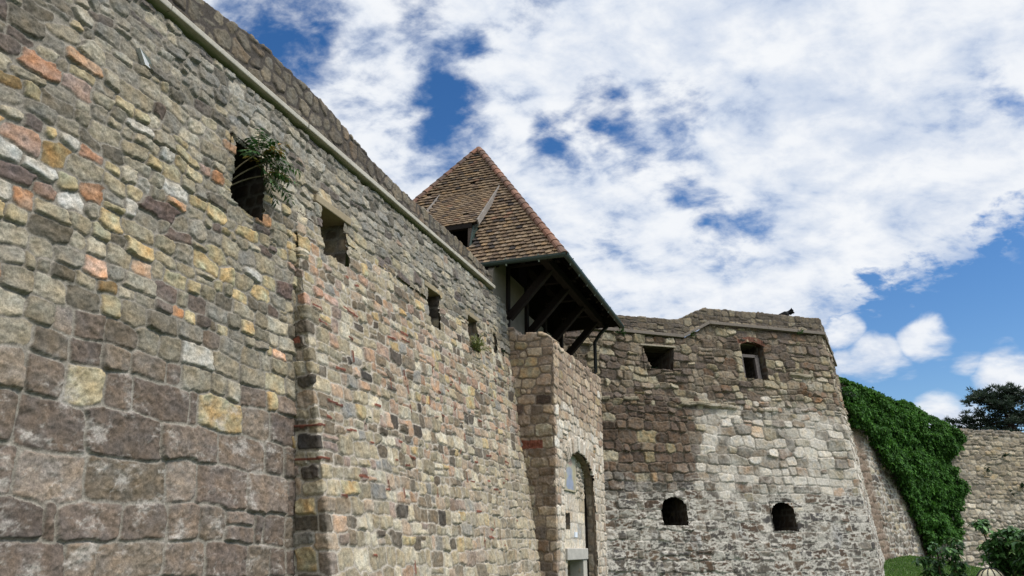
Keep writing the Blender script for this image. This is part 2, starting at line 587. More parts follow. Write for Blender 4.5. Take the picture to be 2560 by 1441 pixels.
def paint(sf, a, b, scol, mcol, seed, amp, pale=None, mott=.22, tilt=.25, rockf=.010, fine=.008, mrough=.006, wmix=1.0):
    """height and colour from a stonefield. scol (n,3) stone colours; mcol mortar colour; pale (strength per vertex, colour)"""
    i, prof, rnd = sf['i'], sf['prof'], sf['rnd']
    am = amp * (.35 + 1.1 * rnd[i, 0])
    tl = tilt * am * ((rnd[i, 1] - .5) * 2 * sf['da'] / sf['hw'][i] + (rnd[i, 2] - .5) * 2 * sf['db'] / sf['hh'][i])
    big = fbm(a * 7 + 31 * rnd[i, 3], b * 7 + 17 * rnd[i, 4], seed + 21, 4, .55)
    sm = fbm(a * 30, b * 30, seed + 22, 3, .6)
    fac = np.abs(pn(a * 11 + 13 * rnd[i, 5], b * 11 + 7 * rnd[i, 6], seed + 25)) + .5 * np.abs(pn(a * 23, b * 23, seed + 26))
    h = prof * (am + tl + rockf * big + fine * sm - rockf * 1.1 * fac) + (1 - prof) * mrough * sm
    c = scol[i]
    # shared weathering pulls the stones of a stretch together
    wl = (c @ np.array([.3, .55, .15]))[:, None]
    wx = np.clip(.34 + .5 * fbm(a * .9, b * .9, seed + 31, 3), .08, .75)[:, None] * wmix
    c = lerp(c, wl / .19 * srgb(130, 119, 99) * 1.0, wx)
    c = c * (1 + .34 * (rnd[i, 5] - .5))[:, None]
    sp = fbm(a * 14 + 5 * rnd[i, 2], b * 14, seed + 33, 3, .6)
    c = c * (1 + .36 * np.clip(sp, -.8, .8))[:, None]
    hue = fbm(a * 6 + 9 * rnd[i, 1], b * 6, seed + 34, 2)[:, None]
    ochre = np.clip((scol[i, 0] / (scol[i, 2] + 1e-3) - 1.75) / .8, 0, 1)[:, None]
    c = c * (1 + hue * (np.array([.10, .0, -.14]) + ochre * np.array([.10, -.10, -.28])))
    # stone colour darkens towards the joints
    c = c * (1 - .30 * np.exp(-np.clip(sf['e'], 0, 1) / .018) * (.5 + rnd[i, 4]))[:, None]
    c = c * (1 + mott * big + .26 * sm - .25 * (fac - .3))[:, None]
    mc = mcol * (1 + .18 * fbm(a * 3, b * 3, seed + 23, 2) + .10 * sm)[:, None]
    c = lerp(mc, c, sstep(.15, .75, prof)[:, None])
    if pale is not None:
        st, pc = pale
        c = lerp(c, pc * (1 + .12 * sm)[:, None], st[:, None])
    return h, np.clip(c, .012, .85)


P_OLIVE = Pal(((134, 126, 106), 5), ((122, 114, 95), 4), ((148, 141, 122), 4), ((154, 142, 108), 3), ((100, 93, 79), 2.5), ((120, 116, 106), 4), ((96, 84, 78), 1.2), ((158, 138, 92), .8), ((156, 116, 80), .3))
P_OCHRE = Pal(((150, 138, 100), 4), ((168, 148, 98), 3), ((138, 128, 102), 3), ((128, 122, 108), 3), ((174, 142, 92), 1.2), ((160, 112, 72), .6), ((98, 82, 74), 1), ((156, 154, 146), 2.4), ((150, 118, 100), .9), ((134, 108, 58), 1))
P_PURPLE = Pal(((112, 97, 86), 7), ((120, 104, 91), 5), ((104, 90, 81), 4), ((124, 110, 95), 2), ((128, 120, 100), .8), ((104, 92, 77), 1), ((136, 122, 110), 1))
P_MIX = Pal(((150, 138, 110), 4), ((134, 124, 100), 4), ((152, 132, 110), 2.6), ((114, 100, 80), 3), ((166, 158, 136), 3.6), ((92, 82, 68), 2.2), ((120, 118, 112), 1.4), ((158, 128, 102), 1.1), ((76, 68, 60), .8), ((162, 142, 94), 1.5), ((138, 118, 106), 1.4))
P_PARAP = Pal(((92, 84, 74), 4), ((104, 96, 84), 4), ((82, 74, 66), 2), ((116, 106, 90), 2), ((96, 92, 86), 2), ((108, 92, 76), 1))
P_GATE = Pal(((156, 134, 112), 5), ((146, 124, 104), 4), ((164, 144, 118), 3), ((138, 116, 98), 3), ((170, 152, 128), 2), ((150, 130, 92), .8))
P_PALE = Pal(((182, 172, 156), 4), ((170, 158, 142), 3), ((160, 144, 124), 2), ((190, 184, 172), 2))
P_CTOP = Pal(((120, 106, 88), 4), ((130, 116, 96), 4), ((100, 86, 72), 3), ((140, 128, 100), 2.4), ((98, 85, 75), 2.4), ((156, 146, 120), 1.8), ((108, 86, 66), 1))
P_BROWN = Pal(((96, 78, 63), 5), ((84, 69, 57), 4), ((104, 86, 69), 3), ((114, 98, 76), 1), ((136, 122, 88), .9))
P_CLOW = Pal(((98, 92, 84), 3), ((80, 75, 70), 3), ((100, 84, 69), 3), ((86, 70, 57), 2.8), ((124, 117, 106), 2), ((78, 74, 72), 2))
P_LIME = Pal(((190, 183, 170), 4), ((178, 170, 156), 4), ((156, 148, 134), 3), ((126, 118, 106), 2), ((160, 134, 110), .5))
P_FAR = Pal(((150, 142, 126), 4), ((138, 128, 112), 4), ((160, 152, 138), 3), ((120, 112, 102), 2.5), ((158, 142, 112), 2))
M_GREY = warm(srgb(136, 130, 118)) * GAIN
M_WARM = warm(srgb(126, 112, 96)) * GAIN
M_PALE = warm(srgb(160, 152, 138)) * GAIN
M_DARK = warm(srgb(70, 64, 58)) * GAIN
M_LIME = srgb(186, 179, 167) * GAIN
BRICKC = srgb(106, 64, 50) * GAIN
W_PALE = srgb(178, 170, 160) * GAIN


def blend_pick(r, t, A, B, r2):
    """per stone: palette A with probability 1-t, B with t"""
    return np.where((r2 < t)[:, None], B.pick(r), A.pick(r))


# ------------------------------------------------------------------ the long curtain wall
wall = thing('curtain_wall', 'long battered rubble stone wall with parapet and small window openings, filling the left side', 'wall', Wp(7.2, -4.8, 0))

S_CORNER = 7.2
Z_PIV = 5.7
qA = lambda z: -5.0 - .1 * (z - 1.7)
bB = lambda s: .21 - .07 * np.clip((s - 7.2) / 7.9, 0, 1.2)
qB = lambda s, z: np.where(z < Z_PIV, -5.4 + bB(s) * (Z_PIV - z), qA(z))

# openings: name, polygon in (s, z)
OPEN_A = {
    'w1': [(5.99, 5.27), (6.53, 5.20), (6.57, 5.55), (6.54, 6.03), (6.05, 6.02), (6.03, 5.6)],
    'w2': [(7.74, 5.27), (8.40, 5.30), (8.30, 5.98), (7.76, 5.98)],
    'w3': [(10.93, 5.22), (11.42, 5.22), (11.44, 5.88), (10.98, 5.88)],
    'w4': [(12.66, 5.20), (13.18, 5.20), (13.2, 5.89), (12.7, 5.89)],
    'w5': [(14.0, 5.45), (14.2, 5.45), (14.22, 5.90), (14.06, 5.90)],
}


def inpoly(x, y, poly):
    r = np.zeros(x.shape, bool)
    n = len(poly)
    for k in range(n):
        x0, y0 = poly[k]; x1, y1 = poly[(k + 1) % n]
        c = (y0 > y) != (y1 > y)
        with np.errstate(divide='ignore', invalid='ignore'):
            xx = (x1 - x0) * (y - y0) / (y1 - y0 + 1e-12) + x0
        r ^= c & (x < xx)
    return r


def openmask(polys, rough=.012):
    def m(a, z):
        wob = rough * fbm(a * 8, z * 8, 77, 2)
        k = np.ones(a.shape, bool)
        for p in polys: k &= ~inpoly(a + wob, z + wob, p)
        return k
    return m


def hA(b, r):
    if b < 2.95: return r.uniform(.29, .38)
    if b < 3.6: return r.uniform(.17, .25)
    if b < 5.2: return r.uniform(.11, .18)
    return r.uniform(.10, .19)


def wA(a, b, h, r):
    if b < 3.0: return h * r.choice([.45, 1.1, 1.5, 1.9, 2.2], p=[.08, .22, .25, .25, .2]) * r.uniform(.85, 1.15)
    if b < 3.8: return h * r.uniform(.8, 2.0)
    return h * r.uniform(.9, 2.4)


def styleA(a, b):
    sf = stonefield(a, b, hA, wA, 11, warp=.017, mort=lambda a, b: .003 + .0035 * sstep(3.4, 2.8, b), bev=.015, rot=.09, box=0., split=.045, wav=.06, rubble=lambda x, y: min(max((y - 3.4) / 1.2, 0), 1) * .6)
    cx, cy, rnd = sf['cx'], sf['cy'], sf['rnd']
    tP = sstep(3.7, 2.7, cy + .35 * fbm(cx * .8, cy * .8, 5, 2))
    tO = np.exp(-((cy - 4.55 - .12 * (cx - 5)) / .75) ** 2) * .85 * sstep(9.5, 6.5, cx)
    col = blend_pick(rnd[:, 6], tO, P_OLIVE, P_OCHRE, rnd[:, 7])
    r2 = np.random.default_rng(3).random(len(cx))
    col = np.where((r2 < tP * .95)[:, None], P_PURPLE.pick(rnd[:, 6]) * .84, col)
    # towards the ledge the rubble is greyer and darker
    tg = sstep(5.6, 6.6, cy)[:, None] * .55
    col = lerp(col, col.mean(1, keepdims=True) * np.array([1.0, .96, .88]), tg)
    # some named stones: strong orange blocks seen low on the face
    for (x, y, c) in [(4.35, 3.85, (196, 132, 84)), (4.95, 4.05, (196, 138, 78)), (3.55, 3.62, (150, 104, 52)), (3.62, 5.45, (176, 112, 62)), (3.95, 5.35, (150, 116, 96)), (4.2, 4.9, (168, 110, 60)),
                      (3.5, 4.3, (98, 78, 72)), (4.1, 4.3, (178, 172, 160)), (6.9, 3.7, (196, 136, 88)), (6.95, 4.5, (110, 82, 74)), (5.3, 4.75, (186, 128, 58)), (5.0, 4.6, (100, 78, 70))]:
        k = np.argmin((cx - x) ** 2 + (cy - y) ** 2); col[k] = warm(srgb(*c), .58) * GAIN
    low = sstep(3.6, 2.6, b)
    # pale bloom left on the big blocks: ragged streaks
    n1 = fbm(a * 3.2, b * 5.5, 41, 5, .62)
    n2 = np.abs(fbm(a * 4.5, b * 9.0, 43, 4, .6))
    st = sstep(.22, .62, n1 + .25 * sf['rnd'][sf['i'], 3] - .06) * .62 * low + sstep(.09, .0, n2) * sstep(.0, .4, n1 + .15) * .5 * low
    mid = sstep(.35, .8, fbm(a * 2.6, b * 2.6, 47, 5, .62)) * .5 * (1 - low)
    st = np.clip(st + mid, 0, .8)
    h, c = paint(sf, a, b, col, M_GREY * .80, 100, .028, (st, W_PALE * .84), tilt=.45, rockf=.016, wmix=.5)
    h = h + .012 * low * sf['prof'] * fbm(a * 6, b * 6, 53, 4, .55)
    h += .03 * fbm(a * .6, b * .6, 55, 2)
    # mortar smeared over parts of the rubble
    sm = sstep(.25, .6, fbm(a * 1.5, b * 1.5, 57, 4, .6)) * (1 - low) * .32
    c = lerp(c, (M_GREY * .88)[None] * (1 + .15 * fbm(a * 14, b * 14, 58, 3))[:, None], sm[:, None])
    h = h * (1 - .45 * sm)
    return h, c


sA0, sA1 = 0.4, 15.1
LA = sA1 - sA0
ca = [lambda z: (sA0 * UA[0] + qA(z) * NA[0], sA0 * UA[1] + qA(z) * NA[1]), lambda z: (sA1 * UA[0] + qA(z) * NA[0], sA1 * UA[1] + qA(z) * NA[1])]
ta = np.concatenate([np.arange(0, 2.4, .03), np.arange(2.4, 7.3, .0095), np.arange(7.3, LA, .018), [LA]]) / LA
mo = openmask(OPEN_A.values())
sheet('recessed_face', ca, [ta], .1, lambda a: 6.845 + .06 * pn(a * 2.1, a * 0, 4) + .035 * pn(a * 6, a * 0, 6), .0105, styleA, wall, acoord0=sA0,
      mask=lambda a, z: mo(a, z) & ((a < S_CORNER + .02) | (z > Z_PIV - .05)))


def hB(b, r): return r.uniform(.12, .20) if b > 1.6 else r.uniform(.2, .28)
def wB(a, b, h, r): return h * r.uniform(.75, 2.1) if a > .3 else h * r.uniform(1.1, 1.9)


BRICKS = []
_r = random.Random(5)
for k in range(46):
    BRICKS.append((_r.uniform(.1, 6.8) ** 1.0, _r.uniform(1.6, 5.2), _r.choice([.08, .12, .18, .24]), .034, False))
for k in range(22):
    BRICKS.append((_r.uniform(.3, 6.5), _r.uniform(1.2, 4.6), .026, _r.choice([.09, .13, .16]), True))
BRICKS += [(-.12, 2.98, .5, .03, False), (-.08, 2.62, .5, .03, False), (.42, 3.3, .34, .03, False), (.75, 3.02, .22, .03, False), (1.05, 4.62, .4, .03, False), (-.15, 3.98, .12, .07, False)]


def styleB(a, b):
    sf = stonefield(a, b, hB, wB, 29, warp=.016, mort=.0055, bev=.013, rot=.06, box=-.3, split=.07, wav=.07, rubble=lambda x, y: .45)
    cx, cy, rnd = sf['cx'], sf['cy'], sf['rnd']
    col = P_MIX.pick(rnd[:, 6])
    pinkish = np.array([srgb(*c) for c in [(160, 132, 110), (154, 126, 106), (146, 120, 104)]]) * GAIN
    tp = np.exp(-((cy - 4.3) / .8) ** 2) * .3 * sstep(-.6, .5, cx)
    col = np.where((rnd[:, 7] < tp)[:, None], pinkish[(rnd[:, 3] * 3).astype(int).clip(0, 2)], col)
    olive = sstep(-.1, -.02, -np.abs(cx)) * .5
    # far end low: paler washed stones
    tl = sstep(3.0, 6.5, cx) * sstep(4.4, 2.2, cy) * .5
    col = lerp(col, np.broadcast_to(srgb(160, 148, 126) * GAIN, col.shape), tl[:, None])
    dk = sstep(.35, .6, fbm(cx * .9, cy * .9, 63, 2)) * .45
    col = lerp(col, col * np.array([.62, .56, .5]), dk[:, None])
    for (x, y, c) in [(-.1, 2.8, (62, 56, 50)), (-.12, 3.42, (84, 76, 64)), (-.05, 3.12, (120, 108, 78)), (.35, 1.95, (178, 136, 98)), (-.05, 4.45, (160, 112, 84)), (.3, 4.62, (180, 122, 88)), (.55, 4.6, (168, 122, 96)), (1.4, 3.8, (62, 58, 54)), (.1, 1.5, (122, 104, 90))]:
        k = np.argmin((cx - x) ** 2 + (cy - y) ** 2); col[k] = warm(srgb(*c), .58) * GAIN
    mc = lerp(M_GREY * .95, M_PALE * 1.05, .65)
    st = sstep(.25, .6, fbm(a * 2.2, b * 2.2, 65, 5, .62)) * .5 + sstep(3.2, 1.5, b) * sstep(.05, .5, fbm(a * 3, b * 3.5, 67, 5, .6)) * .3
    h, c = paint(sf, a, b, col, mc, 130, .027, (np.clip(st, 0, .7), W_PALE * np.array([.9, .88, .82])), tilt=.5, rockf=.013, wmix=.45)
    for (x, y, w, hh, vert) in BRICKS:
        k = (np.abs(a - x) < w / 2) & (np.abs(b - y - .01 * np.sin(a * 9)) < hh / 2)
        if k.any():
            n = 1 + .35 * fbm(a[k] * 20, b[k] * 20, 71, 2)
            c[k] = BRICKC * (n * (.75 + .5 * ((x * 7.3) % 1)))[:, None]; h[k] = .022 + .006 * n
    h += .035 * fbm(a * .55, b * .6, 73, 2)
    return h, c


cb = [lambda z: tuple(S_CORNER * UA[i] + np.minimum(qA(z), qB(S_CORNER, z)) * NA[i] for i in (0, 1)),
      lambda z: tuple((S_CORNER + .0) * UA[i] + qB(S_CORNER, z) * NA[i] for i in (0, 1)),
      lambda z: tuple(15.2 * UA[i] + qB(15.2, z) * NA[i] for i in (0, 1)),
      lambda z: tuple(20.3 * UA[i] + qB(15.2, z) * NA[i] for i in (0, 1))]
mob = openmask([[(x - S_CORNER, z) for x, z in p] for p in OPEN_A.values()])


def maskB(a, z):
    s = a + S_CORNER
    return mob(a, z) & ~((s > 15.25) & (s < 19.4) & (z < 5.0)) & ((a > -.004) | (z < 5.15))


sheet('battered_face', cb, [span(.5, .014), span(8.0, .0105, .02), span(5.1, .06)], .1, Z_PIV + .03, .0135, styleB, wall, origin=1, mask=maskB)


def hP(b, r): return r.uniform(.15, .24)
def wP(a, b, h, r): return h * r.uniform(.8, 1.5)


def make_style(hrow, wrow, seed, pal, mcol, amp=.03, pale=None, **kw):
    def st(a, b):
        sf = stonefield(a, b, hrow, wrow, seed, **kw.get('sf', {}))
        p = pale(a, b) if pale else None
        return paint(sf, a, b, pal.pick(sf['rnd'][:, 6]), mcol, seed + 90, amp, p, tilt=.5)
    return st


PZ = ([3.5, 5.5, 6.35, 7.76, 8.6, 9.25, 10.2, 11.2, 12.7, 13.7, 14.5], [7.5, 7.5, 7.62, 7.64, 7.53, 7.44, 7.38, 7.42, 7.42, 7.36, 7.29])


def ztop_par(a):
    st = np.floor(a * 4.5 + .8 * np.sin(a * 3.1))
    rr = np.modf(np.abs(np.sin(st * 12.9898) * 43758.5453))[0]
    return np.interp(a, *PZ) + .03 * (rr - .5) + .02 * pn(a * 7, a * 0, 8)


stP = make_style(hP, wP, 41, P_PARAP, M_DARK * .9, .018, lambda a, b: (sstep(.3, .7, fbm(a * 2, b * 2, 3, 4, .6)) * .25, srgb(140, 134, 120) * GAIN), sf=dict(warp=.03, mort=.008, bev=.022, rot=.22, split=.05, rubble=lambda x, y: 1.0))
qP = -5.60
cp = [lambda z: tuple(.4 * UA[i] + (qP + 0 * z) * NA[i] for i in (0, 1)), lambda z: tuple(14.5 * UA[i] + (qP + 0 * z) * NA[i] for i in (0, 1)), lambda z: tuple(14.5 * UA[i] + (qP - .45 + 0 * z) * NA[i] for i in (0, 1))]
LP = 14.1
tp_ = np.concatenate([np.arange(0, 3.6, .03), np.arange(3.6, 10, .012), np.arange(10, LP, .02), [LP]]) / LP
sheet('parapet', cp, [tp_, span(.45, .02)], 6.98, ztop_par, .013, stP, wall, cap=.42, acoord0=.4)

# concrete string course under the parapet, in cast lengths
lm = MB()
xs = [.4, 2.4, 4.9, 7.35, 9.75, 12.1, 14.28]
for k in range(len(xs) - 1):
    g = _r.uniform(.93, 1.05)
    lm.box(xs[k] + .005, xs[k + 1] - .005, -6.3, -5.425 + _r.uniform(-.006, .006), 6.902 + _r.uniform(-.006, .006), 6.975, tuple(srgb(168, 161, 148) * 1.05 * g))
lm.build('ledge', CONC, wall, bevel=.012)
# lintels over the openings
for (s0, s1, z0, z1, q) in [(7.60, 8.47, 5.965, 6.07, -5.385), (10.85, 11.56, 5.87, 5.96, -5.385), (12.6, 13.3, 5.88, 5.97, -5.385), (13.98, 14.3, 5.89, 5.95, -5.39)]:
    m = MB(); m.box(s0, s1, -5.95, q, z0, z1, tuple(srgb(142, 128, 104) * 1.1)); m.build('lintel', CONC, wall, bevel=.012)


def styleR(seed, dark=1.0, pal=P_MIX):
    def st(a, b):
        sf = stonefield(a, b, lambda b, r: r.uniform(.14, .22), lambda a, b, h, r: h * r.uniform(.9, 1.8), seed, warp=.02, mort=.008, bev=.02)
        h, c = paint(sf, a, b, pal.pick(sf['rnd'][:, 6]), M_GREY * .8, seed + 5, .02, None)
        return h * .8, c * dark  # dark scales the lining colour to paint in interior shade
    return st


def embrasure(name, parent, fr, s0, s1, z0, z1, q_front, depth, s0b=None, s1b=None, z0b=None, z1b=None, seed=1, pal=P_MIX, step=.025, back=True, arch=0.0, dark=1.0):
    """stone-lined niche behind an opening: jambs, sill, head, back; fr(s,q,z)->world"""
    s0b = s0 if s0b is None else s0b; s1b = s1 if s1b is None else s1b
    z0b = z0 if z0b is None else z0b; z1b = z1 if z1b is None else z1b
    V, F, Cc = [], [], []
    base = 0
    zz1 = z1 + arch; zz1b = z1b + arch

    def panel(p00, p10, p11, p01, a0, seed2):
        nonlocal base
        p00, p10, p11, p01 = map(np.array, (p00, p10, p11, p01))
        nu = max(4, int(np.linalg.norm(p10 - p00) / step)); nv = max(4, int(np.linalg.norm(p01 - p00) / step))
        u, v = np.meshgrid(np.linspace(0, 1, nu), np.linspace(0, 1, nv))
        u_, v_ = u[..., None], v[..., None]
        P = p00 * (1 - u_) * (1 - v_) + p10 * u_ * (1 - v_) + p11 * u_ * v_ + p01 * (1 - u_) * v_
        N = np.cross(p10 - p00, p01 - p00).astype(float); N /= np.linalg.norm(N)
        W = np.linalg.norm(p10 - p00); Hh = np.linalg.norm(p01 - p00)
        h, c = styleR(seed + seed2, dark if seed2 != 2 else dark ** .6, pal)((u * W + a0).ravel(), (v * Hh).ravel() + z0)  # niche shade put into the stone colour, weaker on the right jamb
        edge = np.minimum(np.minimum(u, 1 - u) * W, np.minimum(v, 1 - v) * Hh).ravel()
        h = h * np.clip(edge / .03, 0, 1)
        P = P.reshape(-1, 3) + N * h[:, None]
        V.append(P); Cc.append(c); F.append(grid_faces(nv, nu) + base); base += len(P)
    q0, q1 = q_front, q_front - depth
    f = lambda s, q, z: np.array(fr(s, q, z), float)
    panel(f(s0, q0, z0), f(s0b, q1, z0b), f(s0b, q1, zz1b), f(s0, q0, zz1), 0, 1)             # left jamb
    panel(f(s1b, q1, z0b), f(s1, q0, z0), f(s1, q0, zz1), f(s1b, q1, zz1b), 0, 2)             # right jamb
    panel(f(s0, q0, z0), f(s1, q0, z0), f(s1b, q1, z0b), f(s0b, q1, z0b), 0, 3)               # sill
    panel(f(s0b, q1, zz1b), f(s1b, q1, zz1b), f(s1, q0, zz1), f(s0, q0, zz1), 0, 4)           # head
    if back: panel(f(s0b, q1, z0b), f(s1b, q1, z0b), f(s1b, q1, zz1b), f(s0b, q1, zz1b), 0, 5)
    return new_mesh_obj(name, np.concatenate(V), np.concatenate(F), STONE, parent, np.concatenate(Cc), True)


embrasure('embrasure', wall, Wp, 5.95, 6.60, 5.18, 6.06, -5.40, 2.6, 5.9, 7.0, seed=301, pal=P_BROWN, dark=.35)  # window linings carry painted shade so the openings look black
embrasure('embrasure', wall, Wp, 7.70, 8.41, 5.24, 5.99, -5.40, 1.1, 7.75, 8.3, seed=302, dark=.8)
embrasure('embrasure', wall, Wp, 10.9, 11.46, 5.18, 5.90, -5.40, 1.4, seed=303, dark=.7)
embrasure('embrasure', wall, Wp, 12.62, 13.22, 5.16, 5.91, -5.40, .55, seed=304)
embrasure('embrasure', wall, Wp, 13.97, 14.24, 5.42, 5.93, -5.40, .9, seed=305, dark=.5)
# walkway behind the parapet, on the wall's core
m = MB(); m.box(.4, 14.4, -9.0, -6.06, 6.4, 6.87, tuple(srgb(130, 124, 112))); m.build('wall_walk', STONE, wall)
# ------------------------------------------------------------------ gate block in front of the wall
gate = thing('gate_tower', 'squared stone gate block with a walled-up arched doorway, jutting from the long wall', 'gate tower', Wp(17.3, -4.8, 0))
SG0, SG1, QG = 15.1, 19.5, -4.42


def ztop_gate(a):
    # a < 0: short flank (measured from the corner), a > 0: front
    z = np.where(a < 0, np.interp(a, [-1.1, -.55, -.53, -.36, -.34, -.1, 0], [6.5, 6.45, 6.34, 6.28, 6.12, 6.05, 5.9]), 5.86 + .02 * a)
    st = np.floor(a * 4.1); rr = np.modf(np.abs(np.sin(st * 12.9898) * 43758.5453))[0]
    return z + .06 * (rr - .5) + .02 * pn(a * 8, a * 0, 9)


ARCH = [(15.62, 0.0), (15.66, 2.2), (15.72, 3.0), (15.9, 3.36), (16.25, 3.62), (16.8, 3.74), (17.35, 3.70), (17.8, 3.55), (18.15, 3.28), (18.35, 2.9), (18.42, 2.2), (18.45, 0.0)]
_ac = np.array([(x - SG0, z) for x, z in ARCH])


def seg_dist(a, b, pts):
    d = np.full(a.shape, 9.0); t_al = np.zeros(a.shape); acc = 0
    for k in range(len(pts) - 1):
        p, q = pts[k], pts[k + 1]; v = q - p; L = np.hypot(*v)
        t = np.clip(((a - p[0]) * v[0] + (b - p[1]) * v[1]) / L ** 2, 0, 1)
        dd = np.hypot(a - p[0] - t * v[0], b - p[1] - t * v[1])
        m = dd < d
        d = np.where(m, dd, d); t_al = np.where(m, acc + t * L, t_al); acc += L
    return d, t_al


def styleG(a, b):
    sf = stonefield(a, b, lambda b, r: r.uniform(.17, .23), lambda a, b, h, r: h * r.choice([.8, 1.2, 1.5, 1.9]) * r.uniform(.85, 1.1), 57, warp=.016, mort=.007, bev=.016, rot=.06, split=.08, wav=.03, rubble=lambda x, y: .5)
    cx, cy, rnd = sf['cx'], sf['cy'], sf['rnd']
    col = P_GATE.pick(rnd[:, 6])
    fr = sstep(.05, .3, cx); low = sstep(4.55, 4.25, cy + .25 * fbm(cx, cy, 3, 2))
    col = np.where((rnd[:, 7] < fr * (low * .8 + .06))[:, None], P_PALE.pick(rnd[:, 3]), col)
    # flank: darker rougher stones below the rebuilt top
    fl = sstep(.02, -.05, cx) * sstep(4.75, 4.3, cy)
    col = np.where((rnd[:, 7] < fl * .75)[:, None], P_CTOP.pick(rnd[:, 3]) * 1.1, col)
    k = np.argmin((cx - .9) ** 2 + (cy - 4.42) ** 2); 
    wb = (np.abs(cy - (4.55 - .02 * cx)) < .1) & (cx > .1) & (rnd[:, 4] > .35)
    col[wb] = P_PALE.pick(rnd[wb, 3])
    for (x, y, c) in [(-.3, 4.6, (78, 62, 52)), (-.8, 4.6, (92, 72, 60)), (-.55, 5.55, (158, 142, 92)), (-.6, 5.4, (160, 138, 100)), (-.4, 5.2, (166, 144, 106))]:
        j = np.argmin((cx - x) ** 2 + (cy - y) ** 2); col[j] = warm(srgb(*c)) * GAIN
    mc = lerp(M_WARM * .85, M_PALE, (sstep(.0, .3, a) * sstep(4.7, 4.2, b))[:, None] * .8) if True else M_WARM
    pal_ = sstep(.2, .6, fbm(a * 2.5, b * 2.5, 31, 5, .6)) * .45 * sstep(4.6, 4.1, b) * sstep(-.05, .25, a)
    h, c = paint(sf, a, b, col, mc, 210, .022, (pal_, W_PALE), tilt=.35, rockf=.006, wmix=.4)
    # flank rubble patch where mortar washed out, and a few bricks
    rough = sstep(.0, -.1, a) * sstep(4.6, 4.2, b) * sstep(1.9, 2.5, b)
    h += rough * .04 * fbm(a * 5, b * 5, 33, 4, .6)
    c = lerp(c, (srgb(124, 108, 92) * GAIN)[None] * (1 + .25 * fbm(a * 9, b * 9, 35, 4, .6))[:, None], (rough * sstep(-.2, .4, fbm(a * 2, b * 2, 37, 3)) * .7)[:, None])
    kb = (a < -.25) & (a > -.72) & (np.abs(b - 3.72) < .085)
    c[kb] = BRICKC * 1.1 * (1 + .5 * fbm(a[kb] * 25, b[kb] * 10, 39, 2))[:, None]
    # ring of thin voussoirs round the arch
    d, al = seg_dist(a, b, _ac[2:10]); _ral = float(np.hypot(*np.diff(_ac[2:10], axis=0).T).sum())
    ins = inpoly(a, b, [tuple(p) for p in _ac])
    ring = (d < .30 + .05 * np.sin(al * 23)) & (al > .5) & (al < _ral - .35) & ~ins & (b > 2.9)
    u = al / .115; fu = np.abs(u - np.floor(u) - .5) * 2
    pr = sstep(1.0, .72, fu)
    idr = np.modf(np.abs(np.sin(np.floor(u) * 12.9898) * 43758.5453))[0]
    hv = .015 + .045 * pr * (.5 + idr)
    cv = lerp(M_PALE * .8, P_PALE.pick(idr), pr[:, None]) * (1 + .15 * fbm(a * 12, b * 12, 45, 3))[:, None]
    h = np.where(ring, hv, h); c = np.where(ring[:, None], cv, c)
    # toothed jamb stones
    return h, c


cg = [lambda z: tuple(SG0 * UA[i] + (qB(SG0, z) - .15) * NA[i] for i in (0, 1)),
      lambda z: tuple(SG0 * UA[i] + (QG + 0 * z) * NA[i] for i in (0, 1)),
      lambda z: tuple(SG1 * UA[i] + (QG + 0 * z) * NA[i] for i in (0, 1)),
      lambda z: tuple(SG1 * UA[i] + (QG - 1.4 + 0 * z) * NA[i] for i in (0, 1))]
ma = openmask([[tuple(p) for p in _ac]], .03)
sheet('masonry', cg, [span(.9, .013), span(4.4, .017), span(1.4, .05)], .1, ztop_gate, .0165, styleG, gate, cap=.55, capstep=.04, origin=1, mask=ma)

# reveal of the arch (follows its outline inwards)
rv, rf, rc = [], [], []
pts = []
for k in range(len(ARCH) - 1):
    n_ = max(1, int(math.hypot(ARCH[k + 1][0] - ARCH[k][0], ARCH[k + 1][1] - ARCH[k][1]) / .03))
    for j in range(n_):
        t = j / n_; pts.append((lerp(ARCH[k][0], ARCH[k + 1][0], t), lerp(ARCH[k][1], ARCH[k + 1][1], t)))
pts.append(ARCH[-1]); pts = np.array(pts)
al = np.concatenate([[0], np.cumsum(np.hypot(*np.diff(pts, axis=0).T))])
dep = np.arange(0, .22, .02)
AL, DP = np.meshgrid(al, dep)
sfr = stonefield(AL.ravel(), DP.ravel() + 20, lambda b, r: r.uniform(.26, .36), lambda a, b, h, r: r.uniform(.22, .6), 63, warp=.01, mort=.008, bev=.02)
hh_, cc_ = paint(sfr, AL.ravel(), DP.ravel(), Pal(((140, 118, 100), 3), ((128, 110, 94), 2), ((150, 132, 112), 2)).pick(sfr['rnd'][:, 6]), M_WARM * .8, 64, .02)
tn = np.gradient(pts, axis=0); nr_ = np.stack([tn[:, 1], -tn[:, 0]], -1); nr_ /= np.linalg.norm(nr_, axis=1)[:, None]
SX = pts[None, :, 0] + nr_[None, :, 0] * hh_.reshape(AL.shape); SZ = pts[None, :, 1] + nr_[None, :, 1] * hh_.reshape(AL.shape)
Q = QG + .01 - DP
V = np.stack([SX * UA[0] + Q * NA[0], SX * UA[1] + Q * NA[1], SZ], -1).reshape(-1, 3)
new_mesh_obj('arch_reveal', V, grid_faces(*AL.shape)[:, ::-1].copy(), STONE, gate, cc_, True)
# dark passage behind, beside the panel
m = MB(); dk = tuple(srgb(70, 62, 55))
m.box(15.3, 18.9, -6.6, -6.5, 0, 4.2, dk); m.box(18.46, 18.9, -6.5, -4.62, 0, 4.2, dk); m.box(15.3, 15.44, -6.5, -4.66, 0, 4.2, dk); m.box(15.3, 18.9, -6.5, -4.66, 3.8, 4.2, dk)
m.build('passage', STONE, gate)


# walled-up panel: big pale ashlars, rubble strip, block sill over a low opening
QP = -4.60
PS0, PS1 = 15.45, 18.1


